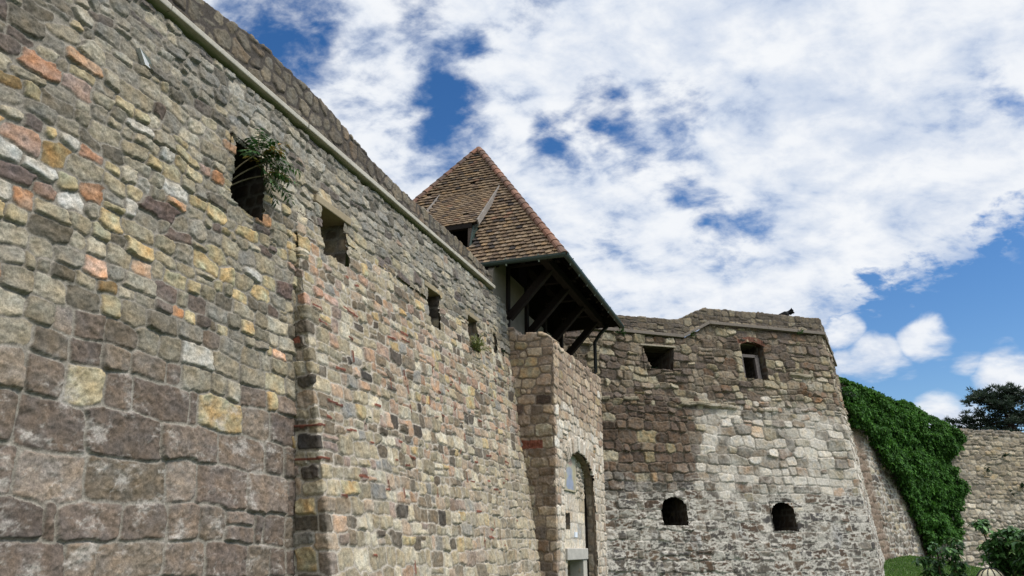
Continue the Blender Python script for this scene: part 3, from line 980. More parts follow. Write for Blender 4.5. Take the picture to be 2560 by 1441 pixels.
def stylePanel(a, b):
    s = a + PS0
    def hr(b, r): return r.uniform(.26, .36)
    sf = stonefield(a, b, hr, lambda a, b, h, r: r.uniform(.35, .7), 71, warp=.008, mort=.006, bev=.012, rot=.02, split=.05, wav=.01)
    pp = Pal(((186, 178, 164), 4), ((176, 166, 152), 3), ((190, 184, 174), 3), ((170, 154, 134), 1), ((158, 156, 152), 1.4))
    h, c = paint(sf, a, b, pp.pick(sf['rnd'][:, 6]), M_PALE * .95, 72, .008, None, mott=.12, rockf=.003, fine=.002)
    sr = stonefield(a, b, lambda b, r: r.uniform(.1, .15), lambda a, b, h, r: h * r.uniform(.9, 1.8), 73, warp=.02, mort=.006, bev=.02, rubble=lambda x, y: 1.)
    h2, c2 = paint(sr, a, b, P_PALE.pick(sr['rnd'][:, 6]), M_PALE * .85, 74, .035, None)
    m = (b > 2.75) & (s > 17.3)
    h = np.where(m, h2, h); c = np.where(m[:, None], c2, c)
    return h, c


cpn = [lambda z: tuple(PS0 * UA[i] + (QP + 0 * z) * NA[i] for i in (0, 1)), lambda z: tuple(PS1 * UA[i] + (QP + 0 * z) * NA[i] for i in (0, 1)), lambda z: tuple(PS1 * UA[i] + (QP - .3 + 0 * z) * NA[i] for i in (0, 1))]
slit = [(16.44, 2.07), (16.78, 2.07), (16.78, 2.42), (16.44, 2.42)]
lowo = [(16.5, .55), (17.78, .55), (17.78, 1.45), (16.5, 1.45)]
panel = sheet('infill_panel', cpn, [span(PS1 - PS0, .016), span(.3, .03)], .1, 3.75, .016, stylePanel, gate,
              mask=openmask([[(x - PS0, z) for x, z in p] for p in (slit, lowo)], .004))
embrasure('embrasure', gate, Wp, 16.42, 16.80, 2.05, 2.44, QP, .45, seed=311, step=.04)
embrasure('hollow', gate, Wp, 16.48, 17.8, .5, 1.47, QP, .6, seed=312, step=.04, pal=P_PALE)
m = MB(); m.box(16.35, 18.12, QP - .06, QP + .06, 1.45, 1.69, tuple(srgb(168, 163, 154) * 1.08)); m.build('slab', CONC, panel, bevel=.015)
m = MB(); m.box(17.78, 18.105, QP - .3, QP + .03, .3, 1.448, tuple(srgb(170, 164, 152) * 1.08)); m.build('jamb_block', CONC, panel, bevel=.015)
m = MB(); m.box(17.1, 17.35, QP, QP + .02, 1.92, 2.03, tuple(srgb(214, 218, 224) * 1.05)); m.build('notice_plate', METAL, panel)
# faded wall painting in a light frame: soft patches of colour only
nu, nv = 60, 70
u, v = np.meshgrid(np.linspace(0, 1, nu), np.linspace(0, 1, nv))
fs0, fs1, fz0, fz1 = 16.15, 17.28, 2.88, 3.68
n = fbm(u * 3, v * 3, 91, 4, .6)
base = np.ones((nv, nu, 3)) * srgb(160, 156, 138)
patch = lambda uu, vv, ru, rv_, c, k: np.clip(sstep(1.15, .7, np.hypot((u - uu) / ru, (v - vv) / rv_) + .8 * n), 0, 1)[..., None] * k
for (uu, vv, ru, rv_, c, k) in [(.55, .22, .3, .2, (118, 134, 170), .62), (.5, .52, .28, .14, (124, 138, 172), .5), (.55, .8, .2, .12, (168, 124, 118), .5), (.2, .5, .1, .4, (150, 132, 96), .5), (.85, .4, .08, .4, (158, 142, 104), .5), (.5, .95, .5, .06, (130, 140, 112), .6)]:
    base = lerp(base, np.ones_like(base) * srgb(*c), patch(uu, vv, ru, rv_, c, k))
eb = np.minimum(np.minimum(u, 1 - u) * 1.0, np.minimum(v, 1 - v) * 1.0)
base = np.where((eb < .05)[..., None], srgb(164, 154, 130), base) * (1 + .2 * n)[..., None] * 1.1
Vf = np.stack([np.array(Wp(0, 0, 0))[0] + (fs0 + (fs1 - fs0) * u) * UA[0] + (QP + .035) * NA[0], (fs0 + (fs1 - fs0) * u) * UA[1] + (QP + .035) * NA[1], fz0 + (fz1 - fz0) * v], -1).reshape(-1, 3)
fo = new_mesh_obj('wall_painting', Vf, grid_faces(nv, nu), PLASTER, panel, base.reshape(-1, 3))
sm_ = fo.modifiers.new('thick', 'SOLIDIFY'); sm_.thickness = .03; sm_.offset = -1

# ------------------------------------------------------------------ gatehouse with the steep tiled roof
house = thing('gatehouse', 'timber gatehouse with steep brown tiled roof and deep dark eaves above the wall', 'gatehouse', Wp(17.6, -7.4, 6))
S1, S2, QE, ZE = 14.63, 20.5, -4.0, 7.63
QW = -10.2
APX = (18.03, -7.40, 12.59)
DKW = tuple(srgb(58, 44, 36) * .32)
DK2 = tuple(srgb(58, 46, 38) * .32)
pl = tuple(srgb(122, 114, 102) * .85)
m = MB()
m.hexa([Wp(14.58, -5.75, 6.4), Wp(15.42, -5.75, 6.4), Wp(15.42, -5.6, 6.4), Wp(14.58, -5.6, 6.4), Wp(14.58, -5.75, 7.45), Wp(15.42, -5.75, 8.4), Wp(15.42, -5.6, 8.4), Wp(14.58, -5.6, 7.45)], pl); m.box(15.62, 16.8, -5.75, -5.62, 6.4, 7.75, pl)
m.box(14.58, 14.7, -9.6, -5.75, 6.4, 7.45, pl); m.box(16.96, 20.1, -5.75, -5.62, 6.4, 7.15, tuple(srgb(128, 120, 108)))
m.build('plaster_wall', PLASTER, house, bevel=.01)
m = MB(); m.box(15.0, 15.38, -5.62, -5.585, 6.55, 6.82, tuple(srgb(20, 18, 17))); m.build('vent', WOOD, house)
for (s0, w) in [(15.43, .18), (16.82, .16), (18.35, .16), (19.9, .18)]:
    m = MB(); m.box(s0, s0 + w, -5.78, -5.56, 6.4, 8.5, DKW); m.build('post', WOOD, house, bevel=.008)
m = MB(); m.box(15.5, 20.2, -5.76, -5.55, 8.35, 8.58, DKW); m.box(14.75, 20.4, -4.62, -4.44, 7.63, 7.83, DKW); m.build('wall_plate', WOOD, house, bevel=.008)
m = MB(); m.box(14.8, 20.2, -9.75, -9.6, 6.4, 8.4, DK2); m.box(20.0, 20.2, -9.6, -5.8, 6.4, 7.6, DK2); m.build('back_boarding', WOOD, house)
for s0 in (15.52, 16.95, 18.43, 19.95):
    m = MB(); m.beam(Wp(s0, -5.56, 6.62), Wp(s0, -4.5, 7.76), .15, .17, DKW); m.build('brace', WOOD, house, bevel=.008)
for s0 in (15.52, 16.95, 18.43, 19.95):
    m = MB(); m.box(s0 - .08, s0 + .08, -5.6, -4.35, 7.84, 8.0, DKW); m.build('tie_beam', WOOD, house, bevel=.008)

# roof: four tiled slopes, rounded clay tiles laid in courses, each tile slightly its own colour
PT = Pal(((142, 118, 88), 5), ((132, 108, 80), 5), ((150, 126, 94), 4), ((120, 98, 76), 3), ((152, 122, 82), 2), ((94, 80, 68), 1.6), ((74, 66, 62), 1), ((146, 108, 80), 1), ((142, 122, 98), 2))
RC = [Wp(S1, QE, ZE), Wp(S2, QE, ZE), Wp(S2, QW, ZE), Wp(S1, QW, ZE)]
AP = np.array(Wp(*APX))


def tile_slope(mb, A, B, T, rng, cw=.15, ch=.142, skip=None, dark=0.0):
    """tiles on triangle (eave A->B, tip T)"""
    A, B, T = map(np.array, (A, B, T))
    ex = (B - A); W = np.linalg.norm(ex); ex /= W
    nn = np.cross(ex, T - A); nn /= np.linalg.norm(nn); ey = np.cross(nn, ex)
    tx, ty = (T - A) @ ex, (T - A) @ ey
    rows = int(ty / ch) + 1
    prof = [(-.5, 1.0), (-.5, .18), (-.30, .03), (0, -.03), (.30, .03), (.5, .18), (.5, 1.0)]
    for r in range(rows):
        y0 = r * ch - .02
        x0 = tx * max(y0 + ch * .5, 0) / ty; x1 = W + (tx - W) * max(y0 + ch * .5, 0) / ty
        n0 = int(x0 / cw) - 1; n1 = int(x1 / cw) + 2
        for k in range(n0, n1):
            xc = (k + .5 * (r % 2) + .5) * cw
            if xc < x0 - cw * .3 or xc > x1 + cw * .3: continue
            if skip and skip(xc, y0 + ch / 2): continue
            if rng.random() < .006: continue
            slip = rng.uniform(.02, .06) if rng.random() < .03 else rng.normal() * .004
            c = PT.pick(np.array([rng.random()]))[0] * rng.uniform(.82, 1.1) * .80 * (1 + .25 * float(fbm(np.array([xc * .9]), np.array([y0 * .9]), 3, 2)[0]))
            hgt = ch * 1.75
            lift0 = .060 + rng.uniform(-.006, .010); lift1 = .012
            sk = rng.uniform(-.012, .012)
            top, bot = [], []
            for (px, py) in prof:
                x = xc + px * cw * .97 + sk * (1 - py); y = max(y0 + py * hgt - slip, -.05)
                lim0 = tx * max(y, 0) / ty; lim1 = W + (tx - W) * max(y, 0) / ty
                x = min(max(x, lim0 - .02), lim1 + .02)
                if y > ty: y = ty
                z = lift0 + (lift1 - lift0) * py + .012 * (1 - (2 * px) ** 2) * (1 - .5 * py)
                top.append(A + ex * x + ey * y + nn * z); bot.append(A + ex * x + ey * y + nn * (z - .02))
            n = len(prof)
            mb.add(top + bot, [tuple(range(n))] + [(j + n, (j + 1) + n, j + 1, j) for j in range(n - 1)], tuple(c))


# dormer geometry on the near slope
QD0, QD1 = -7.80, -6.34
SD, ZD, STOP, ZTOP = 15.22, 8.96, 16.6, 10.5
SL = (APX[2] - ZE) / (APX[0] - S1)
rng = np.random.default_rng(9)
tm = MB()


def skip_dormer(x, y):
    # eave runs from QW to QE
    q = QW + x; s = S1 + y / math.hypot(1, SL)
    return QD0 + .02 < q < QD1 - .02 and 15.02 < s < 16.5


tile_slope(tm, RC[3], RC[0], AP, rng, skip=skip_dormer)
for (a, b) in ((0, 1), (1, 2), (2, 3)): tile_slope(tm, RC[a], RC[b], AP, rng)
tm.build('roof_tiles', TILE, house)
# boarded underside under the tiles
m = MB()
apd = AP - np.array([0, 0, .12])
for (a, b) in ((3, 0), (0, 1), (1, 2), (2, 3)):
    A_, B_ = np.array(RC[a]), np.array(RC[b])
    n_ = np.cross(B_ - A_, AP - A_); n_ /= np.linalg.norm(n_)
    if (a, b) == (3, 0):
        # leave the dormer hole open
        def pt(s, q): return np.array(Wp(s, q, ZE + SL * (s - S1)))
        Lq = lambda s: QW + (APX[1] - QW) * (s - S1) / (APX[0] - S1)
        Rq = lambda s: QE + (APX[1] - QE) * (s - S1) / (APX[0] - S1)
        for poly in ([(S1, QW), (S1, QE), (15.1, Rq(15.1)), (15.1, Lq(15.1))], [(15.1, QD1), (15.1, Rq(15.1)), (16.4, Rq(16.4)), (16.4, QD1)], [(15.1, Lq(15.1)), (15.1, QD0), (16.4, QD0), (16.4, Lq(16.4))], [(16.4, Lq(16.4)), (16.4, Rq(16.4)), (APX[0], APX[1])]):
            P = [pt(*p) for p in poly]; k = len(P)
            m.add([p + n_ * .008 for p in P] + [p - n_ * .03 for p in P], [tuple(range(k)), tuple(reversed(range(k, 2 * k)))] + [(j, j + k, (j + 1) % k + k, (j + 1) % k) for j in range(k)], DK2)
    else:
        P = [A_, B_, AP]
        m.add([p + n_ * .008 for p in P] + [p - n_ * .03 for p in P], [(0, 1, 2), (5, 4, 3), (0, 3, 4, 1), (1, 4, 5, 2), (2, 5, 3, 0)], DK2)
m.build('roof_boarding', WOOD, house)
# rafters under the front slope, ends showing at the eave
sl2 = (APX[2] - ZE) / (APX[1] - QE)
for k in range(9):
    s0 = 14.9 + k * .66
    m = MB(); 
    up = min(1.7, (s0 - S1) * .95 - .2, (S2 - s0) * 1.2 - .2)
    if up < .25: continue
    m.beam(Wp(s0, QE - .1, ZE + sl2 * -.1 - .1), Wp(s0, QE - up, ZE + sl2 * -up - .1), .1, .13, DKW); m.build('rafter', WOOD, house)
for k in range(4):
    q0 = QE - .35 - k * .62
    m = MB(); up = min(1.1, (QE - q0) * .95 - .15)
    if up < .15: continue
    m.beam(Wp(S1 + .08, q0, ZE + SL * .08 - .13), Wp(S1 + up, q0, ZE + SL * up - .13), .1, .13, DKW); m.build('rafter', WOOD, house)
# hip tiles: overlapping half-round clay caps
PH = Pal(((126, 90, 70), 4), ((114, 80, 64), 3), ((104, 80, 66), 3), ((92, 74, 64), 2), ((140, 94, 70), 1))
for k, ce in enumerate(RC):
    ce = np.array(ce); d = AP - ce; Ld = np.linalg.norm(d); d /= Ld
    ht = MB(); nseg = int(Ld / .30)
    up = np.array([0, 0, 1.0]); x = np.cross(d, up); x /= np.linalg.norm(x); y = np.cross(x, d)
    for j in range(nseg):
        p0 = ce + d * (j * Ld / nseg - .03); p1 = ce + d * ((j + 1) * Ld / nseg + .03)
        r0, r1 = .115, .088
        c = tuple(PH.pick(np.array([rng.random()]))[0] * rng.uniform(.85, 1.1))
        if j % 2 == 0 and False: pass
        vs = []
        for (p, r) in ((p0, r0), (p1, r1)):
            for t in np.linspace(-.15 * math.pi, 1.15 * math.pi, 9):
                vs.append(p + x * r * math.cos(t) + y * (r * math.sin(t) * .8 + .015))
        n = 9
        ht.add(vs, [(i, i + 1, i + 1 + n, i + n) for i in range(n - 1)] + [tuple(range(n - 1, -1, -1))], c)
    ht.build('hip_tiles', TILE, house, smooth=False)
# copper-green gutter and its clips along the two eaves in view
GC = tuple(srgb(62, 82, 74) * .55)
for (a, b) in ((3, 0), (0, 1)):
    A_, B_ = np.array(RC[a]), np.array(RC[b]); d = (B_ - A_) / np.linalg.norm(B_ - A_)
    o = np.cross(d, [0, 0, 1.0]); o /= np.linalg.norm(o)
    gm = MB(); n = 7; vs = []
    for p in (A_ - d * .06, B_ + d * .06):
        for t in np.linspace(math.pi, 2 * math.pi, n): vs.append(p + o * (.035 + .07 * math.cos(t)) + np.array([0, 0, .02 + .085 * math.sin(t)]))
        for t in np.linspace(2 * math.pi, math.pi, n): vs.append(p + o * (.035 + .06 * math.cos(t)) + np.array([0, 0, .02 + .075 * math.sin(t)]))
    k = 2 * n
    gm.add(vs, [(i, (i + 1) % k, (i + 1) % k + k, i + k) for i in range(k)] + [tuple(range(k))[::-1], tuple(range(k, 2 * k))], GC)
    gut = gm.build('gutter', METAL, house)
    L_ = np.linalg.norm(B_ - A_)
    for j in range(int(L_ / .75)):
        p = A_ + d * (.4 + j * .75)
        bm_ = MB(); bm_.beam(p + o * .105 + np.array([0, 0, .05]), p + o * .02 + np.array([0, 0, -.10]), .03, .012, tuple(srgb(150, 160, 148) * .8)); bm_.build('gutter_clip', METAL, gut)
# dormer
dorm = thing('dormer', None, None, Wp(15.6, (QD0 + QD1) / 2, 9)); dorm.parent = house; dorm.matrix_parent_inverse = Matrix.Translation(-Vector(house.location))


def attach(o, par):
    """parent to a part that itself hangs under a thing (all placed in world coordinates)"""
    o.parent = par
    o.matrix_parent_inverse = Matrix.Translation(-Vector(par.location))
    return o


dm = MB()
Ad, Bd = np.array(Wp(SD, QD0 - .1, ZD)), np.array(Wp(SD, QD1 + .1, ZD))
Td0, Td1 = np.array(Wp(STOP, QD0 - .1, ZTOP)), np.array(Wp(STOP, QD1 + .1, ZTOP))
exd = (Bd - Ad); Wd = np.linalg.norm(exd); exd /= Wd; eyd = Td0 - Ad; Hd = np.linalg.norm(eyd); eyd /= Hd; nd_ = np.cross(exd, eyd)
rows = int(Hd / .12)
for r in range(rows + 1):
    ch = Hd / rows
    nk = int(Wd / .165)
    for k in range(nk):
        xc = (k + .5 + .25 * (1 if r % 2 else -1)) * Wd / nk
        if rng.random() < .012: continue
        c = tuple(PT.pick(np.array([rng.random()]))[0] * rng.uniform(.66, .88))
        vs, bs = [], []
        for (px, py) in [(-.5, 1.0), (-.5, .18), (-.3, .03), (0, -.03), (.3, .03), (.5, .18), (.5, 1.0)]:
            x = min(max(xc + px * Wd / nk * .97, 0), Wd); y = min(r * ch - .03 + py * ch * 1.7, Hd + .05)
            z = .05 - .04 * py
            vs.append(Ad + exd * x + eyd * y + nd_ * z); bs.append(Ad + exd * x + eyd * y + nd_ * (z - .02))
        dm.add(vs + bs, [tuple(range(7))] + [(j + 7, j + 8, j + 1, j) for j in range(6)], c)
attach(dm.build('dormer_roof', TILE, None), dorm)
m = MB(); P = [Ad, Bd, Td1, Td0]
m.add([p + nd_ * .005 for p in P] + [p - nd_ * .04 for p in P], [(0, 1, 2, 3), (7, 6, 5, 4), (0, 4, 5, 1), (1, 5, 6, 2), (2, 6, 7, 3), (3, 7, 4, 0)], DK2)
attach(m.build('dormer_boarding', WOOD, None), dorm)
GW = tuple(srgb(138, 130, 122) * .9)
for q in (QD0 - .12, QD1 + .12):
    m = MB(); m.beam(Vector(Wp(SD - .05, q, ZD - .02)), Vector(Wp(STOP + .05, q, ZTOP + .03)), .035, .15, GW); attach(m.build('barge_board', WOOD, None, bevel=.005), dorm)
for q, g in ((QD1, 1), (QD0, 0)):
    m = MB(); w = .04
    zr = lambda s: ZE + SL * (s - S1)
    P = [(15.02, zr(15.02)), (SD + .02, ZD - .05), (STOP - .02, ZTOP - .06)]
    m.add([Wp(s, q - w, z) for s, z in P] + [Wp(s, q, z) for s, z in P], [(0, 1, 2), (5, 4, 3), (0, 3, 4, 1), (1, 4, 5, 2), (2, 5, 3, 0)], tuple(srgb(66, 84, 76) * .6))
    attach(m.build('cheek', METAL, None), dorm)
m = MB(); m.box(15.2, 15.3, QD1 - .14, QD1 - .045, 8.28, 8.95, tuple(srgb(104, 90, 80) * .7)); attach(m.build('dormer_post', WOOD, None), dorm)
m = MB(); m.box(15.2, 15.3, QD0 + .045, QD0 + .14, 8.28, 8.95, tuple(srgb(104, 90, 80) * .7)); attach(m.build('dormer_post', WOOD, None), dorm)
m = MB(); m.box(15.18, 15.3, QD0 + .04, QD1 - .04, 8.84, 8.95, DKW); m.box(15.1, 15.2, QD0 + .04, QD1 - .04, 8.2, 8.3, GW); attach(m.build('dormer_frame', WOOD, None), dorm)
m = MB(); m.box(16.3, 16.36, QD0, QD1, 7.8, 10.2, DK2); attach(m.build('dormer_lining', WOOD, None), dorm)

# ------------------------------------------------------------------ the bastion at the end
AC = R(74.0)
UC = np.array([math.sin(AC), math.cos(AC), 0]); NC = np.array([math.cos(AC), -math.sin(AC), 0])
AD = R(26.2)
UD = np.array([math.sin(AD), math.cos(AD), 0]); ND = np.array([math.cos(AD), -math.sin(AD), 0])


def Cp(s, q, z): return (s * UC[0] + q * NC[0], s * UC[1] + q * NC[1], z)


QC0 = -19.94
bC, bD = .10, .106
SCR = 16.93                      # corner at z = 1.7
_corner = np.array([SCR * UC[0] + QC0 * NC[0], SCR * UC[1] + QC0 * NC[1]])
_M = np.linalg.solve(np.array([NC[:2], ND[:2]]), np.array([bC, bD]))


def cornerC(z): return (_corner[0] - _M[0] * (z - 1.7), _corner[1] - _M[1] * (z - 1.7))
def leftC(z):
    q = QC0 - bC * (z - 1.7); return (5.2 * UC[0] + q * NC[0], 5.2 * UC[1] + q * NC[1])
LDs = 5.2
def farD(z):
    x, y = _corner + LDs * UD[:2]; return (x - ND[0] * bD * (z - 1.7), y - ND[1] * bD * (z - 1.7))


bast = thing('bastion', 'tall sloping stone bastion with two arched gun ports, pale limewashed patch and parapet', 'bastion', Cp(12, -20, 0))
zledge = lambda s: np.interp(s, [9, 11.4, 12.35, 17], [7.97, 7.94, 8.46, 8.42])
zparap = lambda s: np.interp(s, [9, 11.3, 12.3, 14.5, 17], [8.44, 8.48, 8.95, 8.96, 8.94])


def arch_poly(x0, x1, z0, z1, rise, n=9):
    p = [(x0, z0), (x1, z0), (x1, z1 - rise)]
    for k in range(1, n):
        t = math.pi * k / n; p.append(((x0 + x1) / 2 + (x1 - x0) / 2 * math.cos(t), z1 - rise + rise * math.sin(t)))
    p.append((x0, z1 - rise)); return p


OPEN_C = {'e': [(10.25, 6.82), (10.97, 6.82), (11.08, 7.54), (10.02, 7.54)],
          'w': arch_poly(13.42, 14.27, 6.7, 7.93, .16), 'l1': arch_poly(10.08, 10.86, 2.28, 3.05, .34), 'l2': arch_poly(13.6, 14.38, 2.16, 2.97, .32)}
ORG = SCR - .06                 # stone coordinate a = s - corner


def hC(b, r): return r.uniform(.20, .32) if b < 5.6 else r.uniform(.16, .30)
def wC(a, b, h, r): return h * r.uniform(.8, 2.1)


def styleC(a, b):
    s = a + SCR
    sf = stonefield(a, b, hC, wC, 83, warp=.026, mort=.003, bev=.018, rot=.07, split=.12, wav=.10, rubble=lambda x, y: .7 if y > 4 else .12)
    cx, cy, rnd = sf['cx'] + SCR, sf['cy'], sf['rnd']
    wob = .9 * fbm(cx * .8, cy * .8, 3, 3)
    rgt = sstep(11.3, 12.3, cx + wob)
    top = sstep(5.4, 6.2, cy + .5 * wob)
    low = sstep(3.8, 2.6, cy + wob * .9)
    lime = rgt * (1 - top) * (1 - low)
    brown = (1 - rgt) * (1 - top) * (1 - sstep(3.8, 3.2, cy + wob))
    col = P_CTOP.pick(rnd[:, 6])
    col = np.where((rnd[:, 7] < brown * .9)[:, None], P_BROWN.pick(rnd[:, 6]), col)
    lw = np.clip(1 - top - brown - lime, 0, 1)
    col = np.where((rnd[:, 7] < lw)[:, None], P_CLOW.pick(rnd[:, 6]), col)
    col = np.where((rnd[:, 7] < lime * .88)[:, None], P_LIME.pick(rnd[:, 6]), col)
    rt = (cx > 14.3) & (cy > 5.4) & (cy < 7.0) & (rnd[:, 3] < .6)
    col[rt] = Pal(((150, 138, 110), 2), ((162, 152, 132), 2), ((124, 98, 74), 1), ((140, 128, 108), 2)).pick(rnd[rt, 6])
    for (x, y, c) in [(13.55, 5.25, (176, 132, 98)), (13.6, 4.85, (192, 158, 112)), (15.9, 5.75, (128, 96, 66)), (14.55, 4.5, (132, 106, 84)), (12.2, 4.95, (150, 128, 84)), (9.9, 3.75, (160, 122, 66)), (16.2, 6.2, (146, 104, 60))]:
        k = np.argmin((cx - x) ** 2 + (cy - y) ** 2); col[k] = warm(srgb(*c), .58) * GAIN
    # mortar: pale low down and on the limewashed side, dull brown elsewhere
    vt = sstep(5.5, 6.2, b); vl = sstep(4.0, 2.7, b + .7 * fbm(a * .8, b * .8, 5, 3)); vr = sstep(11.0, 12.8, s + .9 * fbm(a * .7, b * .7, 6, 4, .6)) * (.55 + .45 * sstep(-.3, .3, fbm(a * .5, b * .5, 16, 3)))
    pl_ = np.clip((vl * .42 + vr * (1 - vt) * .75) * (.65 + .6 * fbm(a * 1.3, b * 1.3, 15, 4, .6)), 0, 1)
    mc = lerp(srgb(112, 102, 88) * GAIN, M_LIME * .95, pl_[:, None])
    # limewash / mortar smeared over the stone faces, ragged
    n1 = fbm(a * 1.8, b * 1.8, 7, 6, .66)
    n2 = np.abs(fbm(a * 1.9, b * 4.2, 8, 5, .66))
    st = (1 - vt) * (vr * (1 - vl) * sstep(-.3, .45, n1) * .85 + vl * (sstep(.16, .03, n2) * .95 + sstep(.05, .45, n1) * .7) + (1 - vr) * (1 - vl) * sstep(.4, .8, n1) * .3)
    st += vt * sstep(.35, .8, n1) * .25
    h, c = paint(sf, a, b, col, mc, 230, .062 , (np.clip(st, 0, .93), M_LIME), tilt=.6, rockf=.020, wmix=.22)
    smooth_ = np.clip(vr * (1 - vt) * .5 + vl * .35, 0, .7)
    h *= (1 - smooth_)
    # grey weathering streaks
    gs = sstep(.2, .7, fbm(a * 1.1, b * .7, 12, 4, .6)) * .35 * (vl + .4)
    c = lerp(c, c.mean(1, keepdims=True) * np.array([.62, .62, .64]), np.clip(gs, 0, .5)[:, None])
    # remains of a projecting course
    for (x0, x1, z, d) in [(8.4, 9.0, 5.83, .1), (9.4, 9.9, 5.86, .1), (11.25, 12.6, 5.78, .13), (12.6, 13.15, 5.74, .09), (13.9, 14.6, 5.72, .08), (15.3, 16.2, 6.92, .09)]:
        k = (s > x0) & (s < x1) & (np.abs(b - z - .02 * np.sin(s * 7)) < .055)
        h = np.where(k, h * .4 + d, h); c[k] = lerp(c[k], np.broadcast_to(srgb(142, 132, 112) * GAIN, c[k].shape), .7)
    # ragged vertical break left of the doorway-like window
    h += .05 * fbm(a * .7, b * .7, 14, 3)
    h += .03 * sstep(.15, -.15, s - 11.55 - .15 * np.sin(b * 5)) * sstep(5.8, 6.2, b) * -1
    return h, c


mC = openmask([[(x - SCR, z) for x, z in p] for p in OPEN_C.values()], .014)
maskC = lambda a, z: mC(a - ((z - 1.7) * float(-_M @ UC[:2]) if False else 0), z)
# the corner leans: stone coordinate a is measured from the leaning corner, so shift the openings accordingly
lean = float(_M @ UC[:2])
SPC0 = SCR - lean * 6.5
mC2 = lambda a, z: mC(a - lean * (z - 1.7), z)
sheet('masonry', [leftC, cornerC, farD], [np.concatenate([np.arange(0, .15, .012), np.arange(.15, 1.0, .0019), [1.0]]), span(LDs, .03)], .3, lambda a: np.where(a > 0, 8.42, zledge(SPC0 + a * (SPC0 - 5.2) / 11.78)) - .09 + .05 * pn(a * 2.3, a * 0, 2) + .03 * pn(a * 7, a * 0, 3), .021, styleC, bast, origin=1, mask=mC2, cap=0)


def cP_l(z): q = QC0 - bC * 6.5 + .03; return (5.2 * UC[0] + q * NC[0] + 0 * z, 5.2 * UC[1] + q * NC[1] + 0 * z)
_pc = np.array(cornerC(8.3)) + .03 * (_M / bC)
def cP_c(z): return (_pc[0] + 0 * z, _pc[1] + 0 * z)
def cP_f(z): return (_pc[0] + LDs * UD[0] + 0 * z, _pc[1] + LDs * UD[1] + 0 * z)
SPC = float(_pc @ UC[:2])
def ztp(a):
    st = np.floor(a * 3.3); rr = np.modf(np.abs(np.sin(st * 12.9898) * 43758.5453))[0]
    return np.where(a > 0, 8.94, zparap(a + SPC)) + .025 * (rr - .5) + .02 * pn(a * 6, a * 0, 3)
stCP = make_style(lambda b, r: r.uniform(.14, .24), lambda a, b, h, r: h * r.uniform(.8, 1.7), 91, Pal(((112, 100, 84), 4), ((98, 86, 74), 3), ((128, 116, 94), 2), ((88, 78, 70), 2), ((136, 124, 100), 1)), M_DARK * 1.5, .022, None, sf=dict(warp=.02, mort=.004, bev=.018, rubble=lambda x, y: .4))
LCp = SPC - 5.2
# parapet follows the stepped ledge: its foot hides behind the ledge
sheet('parapet', [cP_l, cP_c, cP_f], [span(LCp, .024), span(LDs, .04)], 7.95, ztp, .022, stCP, bast, origin=1, cap=.5, capstep=.05,
      mask=lambda a, z: z > np.where(a > 0, 8.40, zledge(a + SPC)) - .01)
LC_ = tuple(srgb(124, 114, 104) * 1.05)
lm = MB()
qf = QC0 - bC * 6.6 + .14
LPTS = [(7.5, 7.985), (9.4, 7.965), (11.42, 7.935), (12.38, 8.455), (14.5, 8.44), (SPC + .08, 8.415)]
for k in range(len(LPTS) - 1):
    (s0, z0), (s1, z1) = LPTS[k], LPTS[k + 1]
    p = [Cp(s0, qf - .7, z0 - .05), Cp(s1, qf - .7, z1 - .05), Cp(s1, qf, z1 - .05), Cp(s0, qf, z0 - .05), Cp(s0, qf - .7, z0 + .045), Cp(s1, qf - .7, z1 + .045), Cp(s1, qf, z1 + .045), Cp(s0, qf, z0 + .045)]
    lm.hexa([p[3], p[2], p[1], p[0], p[7], p[6], p[5], p[4]], LC_)
c0 = _pc + .10 * (_M / bC)
for t in (0,):
    a_ = np.array([c0[0], c0[1]]); b_ = a_ + LDs * UD[:2]; i_ = -ND[:2] * .7
    z0, z1 = 8.375, 8.46
    lm.hexa([(*a_, z0), (*b_, z0), (*(b_ + i_), z0), (*(a_ + i_), z0), (*a_, z1), (*b_, z1), (*(b_ + i_), z1), (*(a_ + i_), z1)], LC_)
lm.build('ledge', CONC, bast, bevel=.01)
# terrace behind the parapet
m = MB()
tp = [np.array(cP_l(0.)), _pc, np.array(cP_f(0.))]
tp4 = tp[2] - ND[:2] * 12
P = [tp[0] - NC[:2] * .25, tp[1] - _M / bC * .25, tp[2] - ND[:2] * .25, tp4]
m.add([(*p, 7.9) for p in P] + [(*p, 8.0) for p in P], [(3, 2, 1, 0), (4, 5, 6, 7), (0, 1, 5, 4), (1, 2, 6, 5), (2, 3, 7, 6), (3, 0, 4, 7)], tuple(srgb(130, 122, 110)))
m.build('terrace', STONE, bast)
qc = lambda z: QC0 - bC * (z - 1.7)


def Cpb(s, q, z): return Cp(s, q + qc(z), z)


embrasure('embrasure', bast, Cpb, 10.02, 11.06, 6.80, 7.56, .02, 2.4, 10.3, 10.9, 6.82, 7.2, seed=321, step=.05, pal=P_BROWN, dark=.5)  # bastion openings: inner shade painted into the lining stone
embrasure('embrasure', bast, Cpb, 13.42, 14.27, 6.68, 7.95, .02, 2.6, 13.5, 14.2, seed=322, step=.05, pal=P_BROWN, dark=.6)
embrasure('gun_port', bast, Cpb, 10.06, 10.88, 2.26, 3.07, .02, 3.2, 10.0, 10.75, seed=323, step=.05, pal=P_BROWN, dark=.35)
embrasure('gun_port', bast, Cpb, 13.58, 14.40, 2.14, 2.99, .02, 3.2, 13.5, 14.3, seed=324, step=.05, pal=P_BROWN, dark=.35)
m = MB(); m.box(9.95, 11.15, -.25, .03, 7.545, 7.60, tuple(srgb(150, 140, 122) * 1.1), fr=Cpb); m.build('lintel', CONC, bast, bevel=.01)
